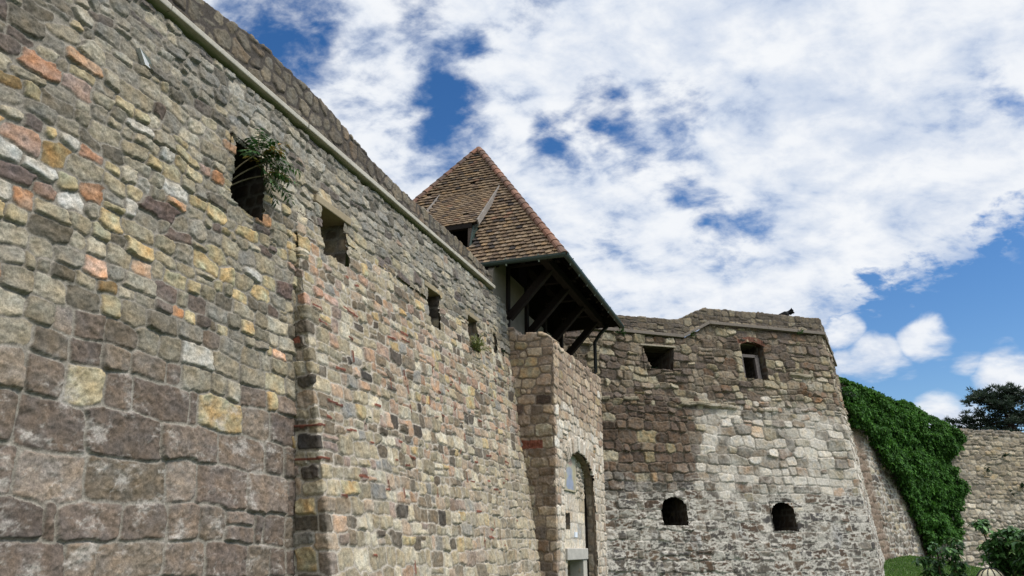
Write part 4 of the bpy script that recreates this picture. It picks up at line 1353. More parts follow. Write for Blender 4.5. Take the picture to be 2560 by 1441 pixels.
# timber frame in the window
wf = MB(); WC = tuple(srgb(104, 96, 92) * .95)
for (x0, x1, z0, z1) in [(13.47, 13.57, 6.72, 7.55), (14.0, 14.14, 6.72, 7.55), (13.47, 14.14, 7.45, 7.55), (13.47, 14.14, 6.68, 6.74)]:
    wf.box(x0, x1, -.24, -.13, z0, z1, WC, fr=Cpb)
wf.build('window_frame', WOOD, bast, bevel=.006)
# brick arch over it
ba = MB()
for k in range(17):
    t = (k + .5) / 17; x = 13.36 + t * .97; zb = 7.80 + .14 * math.sin(math.pi * t); tl = (t - .5) * .05
    g = _r.uniform(.75, 1.2)
    ba.hexa([Cpb(x - .024, -.2, zb), Cpb(x + .024, -.2, zb), Cpb(x + .024, .035 + _r.uniform(0, .015), zb), Cpb(x - .024, .035, zb), Cpb(x - .024 + tl, -.2, zb + .17), Cpb(x + .024 + tl, -.2, zb + .17), Cpb(x + .024 + tl, .035, zb + .17), Cpb(x - .024 + tl, .035, zb + .17)], tuple(srgb(122, 84, 68) * g * .9))
ba.build('brick_arch', STONE, bast)

# rainwater pipe where the gatehouse meets the bastion
dp = MB(); dp.tube([Wp(20.35, -4.35, 7.62), Wp(20.4, -4.6, 7.4), Wp(20.45, -4.75, 7.2), Wp(20.45, -4.75, 6.35), Wp(20.4, -5.0, 6.2), Wp(20.4, -5.3, 6.15)], .05, 10, tuple(srgb(38, 40, 42) * .6))
dp.build('drainpipe', METAL, house, smooth=True)

# ------------------------------------------------------------------ rear walls, ground
FD = np.array(farD(np.array([1.7])))[:, 0]
AE = R(42.5); UE = np.array([math.sin(AE), math.cos(AE)]); NE = np.array([math.cos(AE), -math.sin(AE)])
AF = R(73.0); UF = np.array([math.sin(AF), math.cos(AF)]); NF = np.array([math.cos(AF), -math.sin(AF)])
J = FD + UE * 10.0
bE, bF = .10, .06
ME = np.linalg.solve(np.array([NE, NF]), np.array([bE, bF]))
TOPZ = 7.65


def lin(P, M): return lambda z: (P[0] - M[0] * (z - 1.7), P[1] - M[1] * (z - 1.7))


def styleE(a, b):
    sf = stonefield(a, b, lambda b, r: r.uniform(.16, .28), lambda a, b, h, r: h * r.uniform(.8, 2.0), 95, warp=.03, mort=.006, bev=.03, rubble=lambda x, y: .7)
    n1 = fbm(a * 1.6, b * 1.6, 17, 6, .65)
    pal = sstep(.0, .5, n1) * .6 * sstep(6.5, 4.5, b)
    h, c = paint(sf, a, b, blend_pick(sf['rnd'][:, 6], .4, P_CLOW, P_CTOP, sf['rnd'][:, 7]), M_LIME * .8, 96, .05, (pal, M_LIME * .95), rockf=.02)
    st = sstep(1.5, .9, a) * sstep(7, 6, b)
    c = lerp(c, (srgb(118, 100, 84) * GAIN)[None] * (1 + .2 * n1)[:, None], (st * .8)[:, None])
    return h, c


def styleF(a, b):
    sf = stonefield(a, b, lambda b, r: r.uniform(.17, .27), lambda a, b, h, r: h * r.uniform(.9, 2.2), 97, warp=.03, mort=.006, bev=.03, rubble=lambda x, y: .7)
    cy = sf['cy']; rnd = sf['rnd']
    col = P_FAR.pick(rnd[:, 6])
    tk = sstep(6.75, 7.0, cy); col = lerp(col, P_PARAP.pick(rnd[:, 3]) * 1.15, (tk * .9)[:, None])
    lowp = sstep(4.6, 3.4, cy); col = np.where((rnd[:, 7] < lowp * .5)[:, None], P_LIME.pick(rnd[:, 3]), col)
    n1 = fbm(a * 1.4, b * 1.4, 19, 6, .65)
    stain = sstep(2.2, .6, a) * sstep(.0, .5, fbm(a * 1.5, b * .35, 23, 4) + .2) * sstep(3, 5, b) * .5
    h, c = paint(sf, a, b, col, srgb(128, 120, 108) * GAIN, 98, .05, (sstep(.1, .6, n1) * .5 * sstep(5.0, 3.2, b), M_LIME), rockf=.02)
    tan = sstep(1.5, 3.5, a) * sstep(7, 6.4, b) * sstep(3.4, 4.4, b) * .35
    c = lerp(c, c * np.array([1.05, .97, .82]), tan[:, None])
    c = lerp(c, c * np.array([.55, .56, .6]), stain[:, None])
    h += .08 * fbm(a * .5, b * .5, 24, 3)
    return h, c


ew = thing('rampart_wall', 'sloping rubble wall half smothered in ivy, running back from the bastion corner', 'wall', (float((FD + UE * 5)[0]), float((FD + UE * 5)[1]), .5))
sheet('masonry', [lin(FD - UE * .3, NE * bE), lin(J, ME)], [span(10.3, .035)], -.3, TOPZ + .1, .035, styleE, ew, cap=.8, capstep=.08)
fw = thing('rampart_wall', 'pale coursed stone wall with a dark coping in the distance beyond the ivy', 'wall', (float((J + UF * 9)[0]), float((J + UF * 9)[1]), .5))
EF = J + UF * 24
sheet('masonry', [lin(J, ME), lin(EF, NF * bF)], [span(24, .04, .06)], -1.5, lambda a: 7.05 + .01 * a + .05 * pn(a * 3, a * 0, 4), .035, styleF, fw, cap=.9, capstep=.08)


def ground_z(x, y):
    t = sstep(9, 23, y)
    z = .15 * sstep(0, 9, y) + t * .62 + .016 * np.clip(y - 23, 0, 14)
    z = z + .55 * sstep(24, 31, y) * sstep(6, 10, x) * sstep(20, 14, x)
    z = z - 1.0 * sstep(2.5, 6, x) * (1 - sstep(13, 22, y)) - .9 * sstep(15, 22, x) * sstep(5, 15, y)
    return z


gx = np.concatenate([np.linspace(-900, -40, 14), np.linspace(-38, 50, 140), np.linspace(54, 900, 14)])
gy = np.concatenate([np.linspace(-900, -30, 14), np.linspace(-28, 60, 140), np.linspace(64, 1500, 14)])
GX, GY = np.meshgrid(gx, gy)
GZ = ground_z(GX, GY) + .04 * fbm(GX * .3, GY * .3, 2, 3)
gcol = lerp(srgb(74, 92, 42), srgb(58, 76, 36), sstep(-.3, .3, fbm(GX * .2, GY * .2, 6, 3))[..., None]) * .75
go = new_mesh_obj('ground', np.stack([GX, GY, GZ], -1).reshape(-1, 3), grid_faces(*GX.shape), mat_attr('turf', .95, (14, .3), (1.2, .25), .6, 30), None, gcol.reshape(-1, 3), True)
tag(go, kind='structure')
# ------------------------------------------------------------------ leaves
def leaf_mesh(name, P, D, Nn, L, Wd, cols, mat, parent=None, droop=.0, fold=.25):
    """P base points, D tip directions, Nn facing directions, L lengths, Wd widths; every leaf a folded, slightly drooping blade"""
    P, D, Nn = (np.asarray(x, float) for x in (P, D, Nn))
    L = np.broadcast_to(np.asarray(L, float), (len(P),))[:, None]; Wd = np.broadcast_to(np.asarray(Wd, float), (len(P),))[:, None]
    D = D / (np.linalg.norm(D, axis=1)[:, None] + 1e-9)
    S = np.cross(D, Nn); S /= np.linalg.norm(S, axis=1)[:, None] + 1e-9
    U = np.cross(S, D)
    dn = np.array([0, 0, -1.0])
    m = P + D * L * .45 + dn * L * droop * .25
    tip = P + D * L + dn * L * droop
    l = m + S * Wd * .5 + U * Wd * fold; r = m - S * Wd * .5 + U * Wd * fold
    V = np.stack([P, l, tip, r, m], 1).reshape(-1, 3)
    k = np.arange(len(P))[:, None] * 5
    F = np.concatenate([k + np.array([[0, 4, 1]]), k + np.array([[1, 4, 2]]), k + np.array([[0, 3, 4]]), k + np.array([[3, 2, 4]])], 0)
    return new_mesh_obj(name, V, F, mat, parent, np.repeat(cols, 5, 0))


def green(n, rng, items, jit=.25):
    p = np.array([srgb(*i[0]) for i in items]); w = np.array([i[1] for i in items], float); w /= w.sum()
    c = p[rng.choice(len(p), n, p=w)]
    return c * (1 + jit * (rng.random(n) - .5) * 2)[:, None]


def unit(rng, n):
    v = rng.normal(size=(n, 3)); return v / np.linalg.norm(v, axis=1)[:, None]


# ivy over the rear wall
rng = np.random.default_rng(21)
IVE = [(-.6, 6.35), (-.4, 6.06), (.4, 6.03), (1.3, 5.8), (1.75, 5.5), (2.1, 4.85), (2.9, 4.4), (3.5, 4.05), (4.2, 3.3), (4.45, 2.8), (4.7, 2.0), (5.2, 1.4), (5.9, 1.75), (7.1, 2.0), (8.2, 1.95), (10.1, 2.2), (10.1, 7.9), (9.2, 8.12), (8.2, 8.16), (7.1, 8.02), (6.0, 7.78), (5.0, 7.66), (3.8, 7.82), (2.6, 7.9), (1.4, 7.78), (.4, 7.6), (-.6, 7.5)]
IVF = [(-.1, 7.75), (.3, 7.62), (1.0, 7.35), (1.55, 7.05), (1.95, 6.7), (1.7, 6.4), (1.0, 6.0), (.75, 5.5), (.65, 4.9), (1.05, 4.5), (1.0, 4.0), (.7, 3.6), (.3, 3.2), (.2, 2.4), (-.1, 2.2)]
iv = thing('ivy', 'dense dark green ivy hanging over the rear rampart in a ragged mass', 'ivy', (float((FD + UE * 6)[0]), float((FD + UE * 6)[1]), 1))


def ivy_pts(poly, n, P0, U, Nv, b, M, top, bul):
    x = np.array([p[0] for p in poly]); z = np.array([p[1] for p in poly])
    a = rng.uniform(x.min(), x.max(), n); h = rng.uniform(z.min(), z.max(), n)
    wob = .16
    k = inpoly(a + wob * fbm(a * 2.2, h * 2.2, 5, 3), h + wob * fbm(a * 2.2, h * 2.2, 6, 3), poly)
    a, h = a[k], h[k]
    bulge = bul * (.7 + 1.0 * fbm(a * .5, h * .8, 31, 3, .55)) + .42 * fbm(a * 1.1, h * 2.4, 32, 3)
    edge = sstep(top + .35, top - .6, h)
    bulge = np.maximum(bulge, .06) * (.35 + .65 * edge)
    dep = bulge * rng.random(len(a)) ** .35
    q = -b * (h - 1.7) + dep
    X = P0[0] + U[0] * a + Nv[0] * q; Y = P0[1] + U[1] * a + Nv[1] * q
    return np.stack([X, Y, h], -1), a, h, dep / bulge


PE, aE, hE, dE = ivy_pts(IVE, 75000, FD, UE, NE, bE, ME, 7.8, .60)
PF, aF, hF, dF = ivy_pts(IVF, 22000, J, UF, NF, bF, ME, 7.5, .55)
# a cushion lying on top of the wall
nt_ = 11000
at_ = rng.uniform(-.5, 10.2, nt_); dt_ = rng.uniform(-.9, .35, nt_)
ht_ = TOPZ + .02 + (.34 + .34 * fbm(at_ * .55, dt_, 41, 3)) * (1 - np.abs(dt_ + .25) / .8).clip(0, 1) * rng.random(nt_) ** .3
qt_ = -bE * 6 + dt_
PTp = np.stack([FD[0] + UE[0] * at_ + NE[0] * qt_, FD[1] + UE[1] * at_ + NE[1] * qt_, ht_], -1)
Pall = np.concatenate([PE, PF, PTp]); n = len(Pall)
Nout = np.concatenate([np.repeat([[NE[0], NE[1], .35]], len(PE), 0), np.repeat([[NF[0], NF[1], .35]], len(PF), 0), np.repeat([[.1, -.1, 1.0]], nt_, 0)])
Nl = Nout + .45 * unit(rng, n); Dl = np.array([0, 0, -.6]) + .9 * unit(rng, n)
ic = green(n, rng, [((60, 98, 34), 4), ((52, 86, 32), 4), ((72, 112, 38), 2.4), ((46, 76, 30), 3)], .2) * (1.22 * (1 + .35 * fbm(Pall[:, 0] * .9 + Pall[:, 1] * .9, Pall[:, 2] * 1.3, 77, 3)))[:, None]
leaf_mesh('foliage', Pall, Dl, Nl, rng.uniform(.08, .15, n), rng.uniform(.07, .13, n), ic, IVYM, iv, droop=.15)
vm = MB()
for k in range(12):
    a0 = rng.uniform(4.9, 8.0); pts = []
    a1 = a0
    for j in range(9):
        h = .9 + j * .75; a1 += rng.uniform(-.25, .2) - .05
        q = -bE * (h - 1.7) + .05
        pts.append((FD[0] + UE[0] * a1 + NE[0] * q, FD[1] + UE[1] * a1 + NE[1] * q, h))
    vm.tube(pts, [.022 - .002 * j for j in range(9)], 6, tuple(srgb(74, 62, 48) * .6))
vm.build('stem', BARK, iv)

# pine beyond the far wall
pn_t = thing('pine_tree', 'dark pine tree with layered branches rising behind the far wall', 'tree', (30.2, 46.0, 1.0))
B0 = np.array([30.2, 46.0, 1.0])
tk = MB(); tk.tube([B0, B0 + (.1, .05, 4), B0 + (.0, .1, 7.5), B0 + (-.2, .1, 8.6), B0 + (-.3, 0, 9.3)], [.34, .28, .2, .10, .03], 10, tuple(srgb(70, 56, 46) * .6))
tk.build('trunk', BARK, pn_t, True)
rng = np.random.default_rng(33)
lb = MB(); PP, DD, NN, LL, CC = [], [], [], [], []
for k in range(62):
    h = rng.uniform(5.6, 10.3) if k > 8 else rng.uniform(9.4, 10.6)
    az_ = rng.uniform(0, 2 * math.pi)
    reach = np.interp(h, [5.6, 7.6, 9, 10, 11], [3.3, 3.2, 2.6, 1.8, .8]) * rng.uniform(.65, 1.1)
    st = B0 + np.array([np.interp(h, [0, 9, 11], [0, -.2, -.4]), .1, h - 1.0])
    d = np.array([math.cos(az_), math.sin(az_), 0])
    pts = [st + d * reach * t + np.array([0, 0, .12 * reach * t ** 2 + rng.normal() * .05]) for t in np.linspace(0, 1, 6)]
    lb.tube(pts, np.linspace(.06, .015, 6), 5, tuple(srgb(62, 50, 42) * .6))
    for t in np.linspace(.3, 1.05, 8):
        c = pts[0] + (pts[-1] - pts[0]) * t + np.array([0, 0, rng.uniform(.0, .18)])
        for s in range(3):
            cc = c + np.array([rng.normal() * .28, rng.normal() * .28, rng.normal() * .13])
            m = 22
            u = unit(rng, m); u[:, 2] = np.abs(u[:, 2]) * .9 + .1
            PP.append(cc + u * .03); DD.append(u); NN.append(unit(rng, m)); LL.append(rng.uniform(.18, .34, m))
            CC.append(green(m, rng, [((52, 66, 50), 3), ((40, 54, 42), 3), ((66, 80, 56), 1)]) * 1.05)
leaf_mesh('crown', np.concatenate(PP), np.concatenate(DD), np.concatenate(NN), np.concatenate(LL), .05, np.concatenate(CC), LEAF, pn_t)
lb.build('limb', BARK, pn_t)


# shrubs in front of the slope
def shrub(label, base, tips, nleaf, seed, size, pal, spread=.22, sub=7):
    rng = np.random.default_rng(seed)
    t = thing('shrub', label, 'shrub', base, 'shrubs at the foot of the grass slope')
    sm = MB(); P, D, N, L, C_ = [], [], [], [], []
    b = np.array(base)
    for tip in tips:
        tip = np.array(tip); mid = lerp(b, tip, .5) + rng.normal(size=3) * .1
        pts = [lerp(lerp(b, mid, t), lerp(mid, tip, t), t) for t in np.linspace(0, 1, 9)]
        sm.tube(pts, np.linspace(.028, .006, 9), 6, tuple(srgb(78, 66, 48) * .7))
        for j in range(sub * 3):
            k = 1 - .6 * rng.random() ** 2.2; kf = min(int(k * 8), 7); o = lerp(pts[kf], pts[kf + 1], k * 8 - kf)
            d = unit(rng, 1)[0]; d[2] = abs(d[2]) * .5 + .1; ln = spread * rng.uniform(.6, 1.8) * (1.35 - .6 * k)
            tw = [o, o + d * ln * .5 + (0, 0, .01), o + d * ln - np.array([0, 0, .04])]
            sm.tube(tw, [.007, .005, .003], 4, tuple(srgb(86, 92, 52) * .6))
            m = max(3, int(nleaf / (len(tips) * sub * 3)))
            tt = rng.random(m)[:, None]
            pos = np.where(tt < .5, lerp(tw[0], tw[1], tt * 2), lerp(tw[1], tw[2], tt * 2 - 1))
            u = unit(rng, m); u[:, 2] = -.15 - .5 * np.abs(u[:, 2])
            P.append(pos + unit(rng, m) * .025); D.append(u + d * .5); N.append(np.array([0, 0, 1.0]) + .45 * unit(rng, m)); L.append(rng.uniform(.7, 1.25, m) * size)
            C_.append(green(m, rng, pal))
    L = np.concatenate(L)
    leaf_mesh('foliage', np.concatenate(P), np.concatenate(D), np.concatenate(N), L, L * .52, np.concatenate(C_), LEAF, t, droop=.32, fold=.16)
    sm.build('stem', BARK, t)
    return t


SHP = [((56, 96, 46), 4), ((46, 82, 40), 4), ((70, 112, 56), 2), ((38, 68, 38), 3), ((92, 128, 74), .7)]
SHP = [((c[0] * 1.30, c[1] * 1.17, c[2] * 1.16), w) for c, w in SHP]
gz = lambda x, y: float(ground_z(np.array([x]), np.array([y]))[0])
rng = np.random.default_rng(44)
tipsA = [(6.12, 10.42, 2.02), (6.2, 10.3, 1.86), (6.35, 10.2, 1.88), (6.45, 10.35, 1.9), (6.6, 10.2, 1.86), (6.75, 10.3, 1.88), (6.9, 10.1, 1.85), (7.1, 10.3, 1.8), (6.3, 10.6, 1.72), (6.55, 9.85, 1.65), (6.8, 9.8, 1.6), (7.0, 9.8, 1.7), (6.28, 10.0, 1.55), (6.5, 10.6, 1.6)]
tipsA += [(6.25 + .8 * rng.random(), 9.8 + .8 * rng.random(), 1.1 + .55 * rng.random()) for k in range(16)]
tipsA += [(6.2 + 1.1 * rng.random(), 9.7 + .9 * rng.random(), 1.45 + .4 * rng.random()) for k in range(26)]
shrub('large dense green leafy shrub at the right edge, above the round lamp', (6.85, 10.25, gz(6.85, 10.25)), tipsA, 17000, 45, .085, SHP, .15, 8)
tipsB = [(5.62, 10.62, 1.72), (5.75, 10.5, 1.66), (5.85, 10.6, 1.80), (5.5, 10.7, 1.55), (5.68, 10.8, 1.5), (5.9, 10.6, 1.5), (5.55, 10.5, 1.35), (5.75, 10.4, 1.3), (5.66, 10.5, 1.2), (5.8, 10.5, 1.2)]
tipsB += [(5.5 + .35 * rng.random(), 10.4 + .4 * rng.random(), .9 + .45 * rng.random()) for k in range(8)]
shrub('smaller open leafy shrub in front of the grass slope, left of the round lamp', (5.72, 10.6, gz(5.72, 10.6)), tipsB, 5200, 46, .08, SHP, .12, 7)

# globe lamp on a post
lx, ly, lz = 6.02, 10.2, 1.29
lp = thing('garden_lamp', 'cream globe lamp with dark metal ribs on a short post between the shrubs', 'lamp', (lx, ly, gz(lx, ly)))
bm = bmesh.new(); bmesh.ops.create_uvsphere(bm, u_segments=32, v_segments=20, radius=.165)
me = bpy.data.meshes.new('globe'); bm.to_mesh(me); bm.free()
gv = np.array([v.co[:] for v in me.vertices]) + (lx, ly, lz); gf = [tuple(p.vertices) for p in me.polygons]
GLB = mat_attr('lamp_globe', .25, (30, .03), (6, .08), 0, 30, .5)
new_mesh_obj('globe', gv, gf, GLB, lp, np.ones((len(gv), 3)) * srgb(226, 214, 178), True)
m = MB()
for k in range(6):
    a = math.pi * k / 6 + .3
    m.tube([(lx + .172 * math.cos(t) * math.cos(a), ly + .172 * math.cos(t) * math.sin(a), lz + .172 * math.sin(t)) for t in np.linspace(-math.pi / 2, math.pi / 2, 17)], .006, 6, tuple(srgb(40, 40, 42) * .6))
    m.tube([(lx - .172 * math.cos(t) * math.cos(a), ly - .172 * math.cos(t) * math.sin(a), lz + .172 * math.sin(t)) for t in np.linspace(-math.pi / 2, math.pi / 2, 17)], .006, 6, tuple(srgb(40, 40, 42) * .6))
m.build('rib', METAL, lp, True)
m = MB(); m.tube([(lx, ly, gz(lx, ly) - .1), (lx, ly, gz(lx, ly) + .08), (lx, ly, gz(lx, ly) + .1), (lx, ly, lz - .24), (lx, ly, lz - .23), (lx, ly, lz - .155)], [.07, .07, .04, .035, .09, .09], 14, tuple(srgb(40, 42, 44) * .6)); m.build('post', METAL, lp, True)

# grass on the slope behind the shrubs
rng = np.random.default_rng(51)
n = 60000
gx_ = rng.uniform(9.5, 19.5, n); gy_ = rng.uniform(20.5, 33.5, n)
gp = np.stack([gx_, gy_, ground_z(gx_, gy_) - .01 + .04 * fbm(gx_ * .3, gy_ * .3, 2, 3)], -1)
gu = unit(rng, n) * .5; gu[:, 2] = 1
gcs = green(n, rng, [((88, 124, 48), 4), ((74, 110, 42), 4), ((104, 134, 60), 1.5), ((122, 136, 76), .5)]) * 1.0
gr = leaf_mesh('grass', gp, gu, unit(rng, n), rng.uniform(.05, .12, n), .022, gcs, GRASSM, None, droop=.2)
tag(gr, kind='stuff')


# ------------------------------------------------------------------ plants growing in the walls
def weed(name, label, cat, p, n, L, W_, up, out, pal, seed, spread=.06, group=None, parts=True):
    """a tuft rooted at p, blades/leaves fanning out along `up` and `out`"""
    rng = np.random.default_rng(seed)
    t = thing(name, label, cat, tuple(p), group)
    p = np.array(p, float); up = np.array(up, float); out = np.array(out, float)
    ns = max(3, n // 12)
    P, D, N = [], [], []
    sm = MB()
    for k in range(ns):
        d = up * rng.uniform(.4, 1.2) + out * rng.uniform(.3, 1.2) + unit(rng, 1)[0] * .55
        d /= np.linalg.norm(d); ln = spread * rng.uniform(.8, 3.2)
        o = p + unit(rng, 1)[0] * spread * .5
        q = o + d * ln - np.array([0, 0, .15 * ln])
        sm.tube([p, lerp(p, q, .5) + d * .01, q], [.004, .003, .002], 4, tuple(pal[0][0][i] / 255 * .25 for i in range(3)))
        for j in range(12):
            tt = rng.uniform(.25, 1.05)
            P.append(lerp(p, q, tt)); D.append(d + unit(rng, 1)[0] * .9); N.append(out + unit(rng, 1)[0] * .7 + np.array([0, 0, .4]))
    m = len(P)
    leaf_mesh('leaves', P, D, N, rng.uniform(.6, 1.3, m) * L, rng.uniform(.7, 1.2, m) * W_, green(m, rng, pal) * .8, LEAF, t, droop=.2)
    sm.build('stem', BARK, t)
    return t


GP = [((70, 100, 46), 3), ((56, 84, 40), 3), ((90, 116, 56), 1)]
YG = [((136, 142, 74), 3), ((112, 124, 62), 3), ((158, 152, 92), 1.5), ((96, 112, 54), 2)]
DG = [((48, 72, 40), 3), ((40, 62, 36), 3), ((66, 90, 48), 1)]
no = NA
weed('grass_tuft', 'yellow-green bushy grass tuft filling the small window third from the corner buttress', 'plant', Wp(12.88, -5.32, 5.22), 420, .11, .014, (0, 0, 1), no * .5, YG, 61, .10)
weed('wall_plant', 'small dark green weed alone on the lower part of the battered wall', 'plant', Wp(8.38, -5.0, 3.18), 80, .05, .022, (0, 0, 1), no * .4, DG, 62, .05)
tv = weed('wall_plant', 'leafy green strand hanging below the narrowest slit, beside the gate block', 'plant', Wp(14.62, -5.45, 5.62), 60, .06, .03, (0, 0, .6), no * .5, DG, 63, .05)
rng = np.random.default_rng(64)
P, D = [], []
for k in range(150):
    h = rng.uniform(0, .75); P.append(np.array(Wp(14.66 + .10 * h + rng.normal() * .05, -5.47 + .12 * h + rng.random() * .08, 5.64 - h))); D.append(unit(rng, 1)[0] + (0, 0, -.6))
leaf_mesh('leaves', P, D, no[None] + .5 * unit(rng, len(P)), .075, .045, green(len(P), rng, DG) * .8, LEAF, tv, droop=.2)
for (s, z, q, nn_, sd, lab) in [(9.3, 7.93, .1, 120, 65, 'weedy green tuft under the gatehouse eave, at the left end of the bastion ledge'), (11.7, 7.98, .08, 70, 66, 'small green tuft where the bastion ledge steps up'), (15.62, 8.34, .1, 60, 67, 'thin green tuft under the right end of the bastion ledge')]:
    weed('wall_plant', lab, 'plant', Cp(s, qc(z) + q, z - .05), nn_, .09, .03, (0, 0, .7), NC * .6, GP, sd, .09, 'tufts along the bastion ledge')
weed('wall_plant', 'dark weeds on the sill of the square flared opening of the bastion', 'plant', Cp(10.5, qc(6.85) - .55, 6.84), 160, .09, .03, (0, 0, .8), UC * .9, DG, 68, .10)
sp_ = np.array([FD[0] - ND[0] * bD * 5.4 - UD[0] * 1.2, FD[1] - ND[1] * bD * 5.4 - UD[1] * 1.2, 7.0])
weed('wall_plant', 'spindly sprig sticking out of the bastion side against the sky', 'plant', tuple(sp_), 90, .11, .05, (0, 0, .5), ND * 1.3, DG, 69, .17)
for k, (a, z, nn_, lab) in enumerate([(2.8, 5.15, 60, 'small weed on the far wall nearest to the ivy'), (4.1, 5.9, 60, 'weed near the top of the far wall under the pine'), (4.7, 4.5, 110, 'largest weed on the far wall, low at the right edge'), (4.0, 4.1, 50, 'lowest weed on the far wall')]):
    q = -bF * (z - 1.7) + .02
    weed('wall_plant', lab, 'plant', (J[0] + UF[0] * a + NF[0] * q, J[1] + UF[1] * a + NF[1] * q, z), nn_, .13, .05, (0, 0, .5), (NF[0], NF[1], 0), DG, 70 + k, .10, 'weeds growing on the far wall')

# young tree of heaven leaning out of the first window
ai = thing('tree_of_heaven', 'young feathery tree of heaven leaning out of the large dark window', 'plant', Wp(6.02, -5.55, 5.3))
rng = np.random.default_rng(81)
sm = MB(); P, D, N, Cc = [], [], [], []
r0 = np.array(Wp(5.99, -5.62, 5.32)); stems = []
for tip in [Wp(6.35, -5.22, 5.86), Wp(6.45, -5.25, 5.75), Wp(6.3, -5.35, 5.95)]:
    tip = np.array(tip); pts = [lerp(r0, tip, t) + np.array([0, 0, .06 * math.sin(math.pi * t)]) for t in np.linspace(0, 1, 7)]
    sm.tube(pts, np.linspace(.011, .006, 7), 6, tuple(srgb(128, 116, 90) * .8)); stems.append(pts[-1])
fr = []
cen = np.array(Wp(6.36, -5.30, 5.90))
for k in range(34):
    o = lerp(stems[k % 3], cen, .65) + UA * rng.uniform(-.14, .16) + np.array([0, 0, rng.uniform(-.10, .12)]) + NA * rng.uniform(-.03, .08)
    rad = (o - cen) / .12
    ang = rng.uniform(-.9, 3.6)
    d = rad * .7 + UA * (math.cos(ang) * .8 + .25) + np.array([0, 0, math.sin(ang) * .7 + .1]) + NA * rng.uniform(.15, .8)
    d /= np.linalg.norm(d); ln = rng.uniform(.20, .37)
    cur = [o + d * ln * t + np.array([0, 0, -.36 * ln * t ** 2]) for t in np.linspace(0, 1, 14)]
    sm.tube(cur, np.linspace(.004, .0015, 14), 4, tuple(srgb(120, 110, 60) * .6))
    young = rng.random() < .35 and d[2] > .1
    pal = [((132, 120, 48), 2), ((110, 112, 46), 2), ((140, 104, 52), 1)] if young else [((58, 88, 44), 3), ((46, 76, 40), 3), ((78, 102, 54), 1)]
    for j in range(2, 14):
        tg = cur[j] - cur[j - 1]; tg /= np.linalg.norm(tg)
        sd_ = np.cross(tg, np.array([0, 0, 1.0])); sd_ /= np.linalg.norm(sd_) + 1e-9
        for sg in (-1, 1):
            if rng.random() < .14: continue
            P.append(cur[j]); D.append(sd_ * sg + tg * .35 + (0, 0, -.25) + .3 * unit(rng, 1)[0]); N.append(np.cross(sd_, tg) + .4 * unit(rng, 1)[0]); Cc.append(green(1, rng, pal)[0] * 1.2)
N = np.array(N); N[N[:, 2] < 0] *= -1; N = N + NA * .5
leaf_mesh('leaves', P, D, N, rng.uniform(.06, .095, len(P)), .028, np.array(Cc), LEAF, ai, droop=.25, fold=.1)
sm.build('stem', BARK, ai)

# pale slate chip sticking out high on the wall
m = MB(); q0 = -5.42
m.add([Wp(4.58, q0 + .03, 6.22), Wp(4.70, q0 + .05, 6.16), Wp(4.78, q0 + .03, 6.09), Wp(4.66, q0 + .045, 6.08), Wp(4.58, q0 - .05, 6.22), Wp(4.70, q0 - .05, 6.16), Wp(4.78, q0 - .05, 6.09), Wp(4.66, q0 - .05, 6.08)],
      [(0, 3, 2, 1), (4, 5, 6, 7), (0, 1, 5, 4), (1, 2, 6, 5), (2, 3, 7, 6), (3, 0, 4, 7)], tuple(srgb(178, 178, 176) * 1.0))
m.build('slate_chip', CONC, wall)

# ------------------------------------------------------------------ person leaning on the bastion parapet
pz = 8.0
pq = float(qc(8.3)) - .75
ps = 15.88


def pp(a, b, z): return Vector(Cp(ps + a, pq + b, pz + z))


pe = thing('person', 'person in dark navy top bent forward over the bastion parapet', 'person', tuple(pp(-.35, -.1, 0)))


def skin(name, joints, edges, mat, col, parent, root=0, lv=2):
    me = bpy.data.meshes.new(name)
    me.from_pydata([j[0] for j in joints], edges, [])
    at = me.attributes.new('Col', 'FLOAT_COLOR', 'POINT')
    at.data.foreach_set('color', np.array([[*col, 1.0]] * len(joints), dtype=np.float32).ravel())
    me.materials.append(mat)
    o = bpy.data.objects.new(name, me); COL.objects.link(o)
    o.parent = parent; o.matrix_parent_inverse = Matrix.Translation(-Vector(parent.location))
    sk = o.modifiers.new('skin', 'SKIN'); sk.use_smooth_shade = True
    if not me.skin_vertices: me.skin_vertices.new()
    for k, j in enumerate(joints):
        r = j[1]; me.skin_vertices[0].data[k].radius = r if isinstance(r, tuple) else (r, r)
    me.skin_vertices[0].data[root].use_root = True
    sb = o.modifiers.new('sub', 'SUBSURF'); sb.levels = lv; sb.render_levels = lv
    return o


SKIN = mat_attr('skin', .55, (40, .05), (8, .05), 0); CLOTH = mat_attr('cloth', .9, (60, .2), (8, .15), .2, 80)
skc = tuple(srgb(176, 130, 104) * .9)
J_ = [(pp(-.36, -.12, .93), .15), (pp(-.28, -.06, 1.10), .14), (pp(-.14, .0, 1.22), (.15, .12)), (pp(-.02, .04, 1.27), .10), (pp(.06, .08, 1.30), .055), (pp(.13, .11, 1.33), .085), (pp(.17, .13, 1.29), .075),
      (pp(-.42, -.02, .50), .075), (pp(-.45, -.10, .07), .05), (pp(-.46, .04, .04), .04), (pp(-.30, -.28, .50), .075), (pp(-.28, -.30, .07), .05), (pp(-.29, -.16, .04), .04),
      (pp(-.10, .20, 1.18), .05), (pp(-.12, .34, 1.00), .04), (pp(.02, .42, .985), .032), (pp(.08, .44, .985), .022),
      (pp(.06, -.10, 1.18), .05), (pp(.18, -.02, 1.02), .04), (pp(.22, .16, .985), .032), (pp(.23, .24, .985), .022)]
E_ = [(0, 1), (1, 2), (2, 3), (3, 4), (4, 5), (5, 6), (0, 7), (7, 8), (8, 9), (0, 10), (10, 11), (11, 12), (2, 13), (13, 14), (14, 15), (15, 16), (2, 17), (17, 18), (18, 19), (19, 20)]
hd = pp(.15, .12, 1.32)
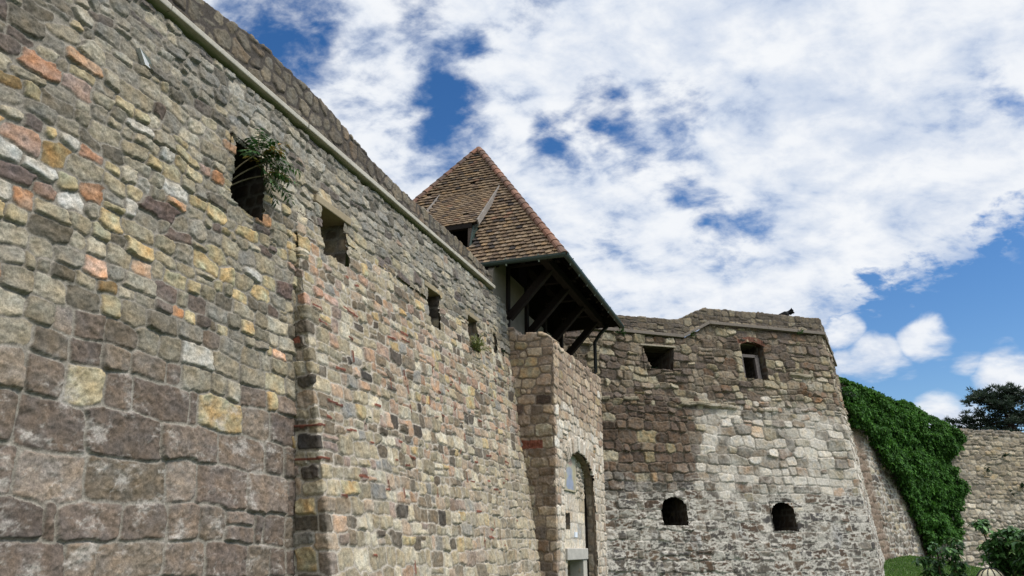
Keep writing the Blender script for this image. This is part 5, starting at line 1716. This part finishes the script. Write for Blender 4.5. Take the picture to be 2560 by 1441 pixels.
fd = (pp(.7, .6, -.35) - pp(0, 0, 0)).normalized(); rt_ = fd.cross(Vector((0, 0, 1))).normalized(); up_ = rt_.cross(fd)
for (w, d) in ((16, pp(1, .3, 0) - pp(0, 0, 0)), (20, pp(.2, 1, 0) - pp(0, 0, 0))):
    d = d.normalized(); sd = d.cross(Vector((0, 0, 1))); c = J_[w][0]
    for (of, ln, st) in [(-.03, .055, .035), (-.01, .07, .04), (.01, .074, .04), (.03, .066, .038), (.052, .05, .0)]:
        k = len(J_); p0 = c + sd * of + d * st
        J_ += [(p0, .009), (p0 + d * ln * .55 + Vector((0, 0, .006)), .0085), (p0 + d * ln + Vector((0, 0, -.014)), .007)]
        E_ += [(w, k), (k, k + 1), (k + 1, k + 2)]
for p, r in [(hd + fd * .105 - up_ * .005, .014), (hd + rt_ * .092, .016), (hd - rt_ * .092, .016)]:
    J_.append((p, r)); E_.append((5, len(J_) - 1))
body = skin('body', J_, E_, SKIN, skc, pe)
for s_ in (-1, 1):
    em = MB(); em.tube([hd + fd * .078 + rt_ * s_ * .03 + up_ * .022, hd + fd * .090 + rt_ * s_ * .03 + up_ * .022], [.012, .006], 8, (.02, .015, .012)); em.build('eye', SKIN, body, True)
em = MB(); em.tube([hd + fd * .082 - up_ * .055 - rt_ * .022, hd + fd * .09 - up_ * .056, hd + fd * .082 - up_ * .055 + rt_ * .022], .005, 6, tuple(srgb(140, 84, 76))); em.build('mouth', SKIN, body, True)
navy = tuple(srgb(34, 44, 66) * .8)
skin('top', [(pp(-.36, -.11, .97), .165), (J_[1][0], .158), (J_[2][0] + Vector((0, 0, .005)), (.165, .135)), (J_[3][0], .108), (J_[13][0], .066), (lerp(J_[13][0], J_[14][0], .55), .058), (J_[17][0], .066), (lerp(J_[17][0], J_[18][0], .55), .058)], [(0, 1), (1, 2), (2, 3), (2, 4), (4, 5), (2, 6), (6, 7)], CLOTH, navy, pe)
skin('trousers', [(pp(-.36, -.12, .93), .165), (J_[7][0], .09), (lerp(J_[7][0], J_[8][0], .9), .066), (J_[10][0], .09), (lerp(J_[10][0], J_[11][0], .9), .066)], [(0, 1), (1, 2), (0, 3), (3, 4)], CLOTH, tuple(srgb(50, 50, 56) * .7), pe)
skin('hair', [(hd - fd * .05 + up_ * .02, .085), (hd + up_ * .055, .078), (hd + fd * .05 + up_ * .085, .035), (hd - fd * .075 - up_ * .05, .05)], [(0, 1), (1, 2), (0, 3)], CLOTH, (.012, .010, .010), pe)
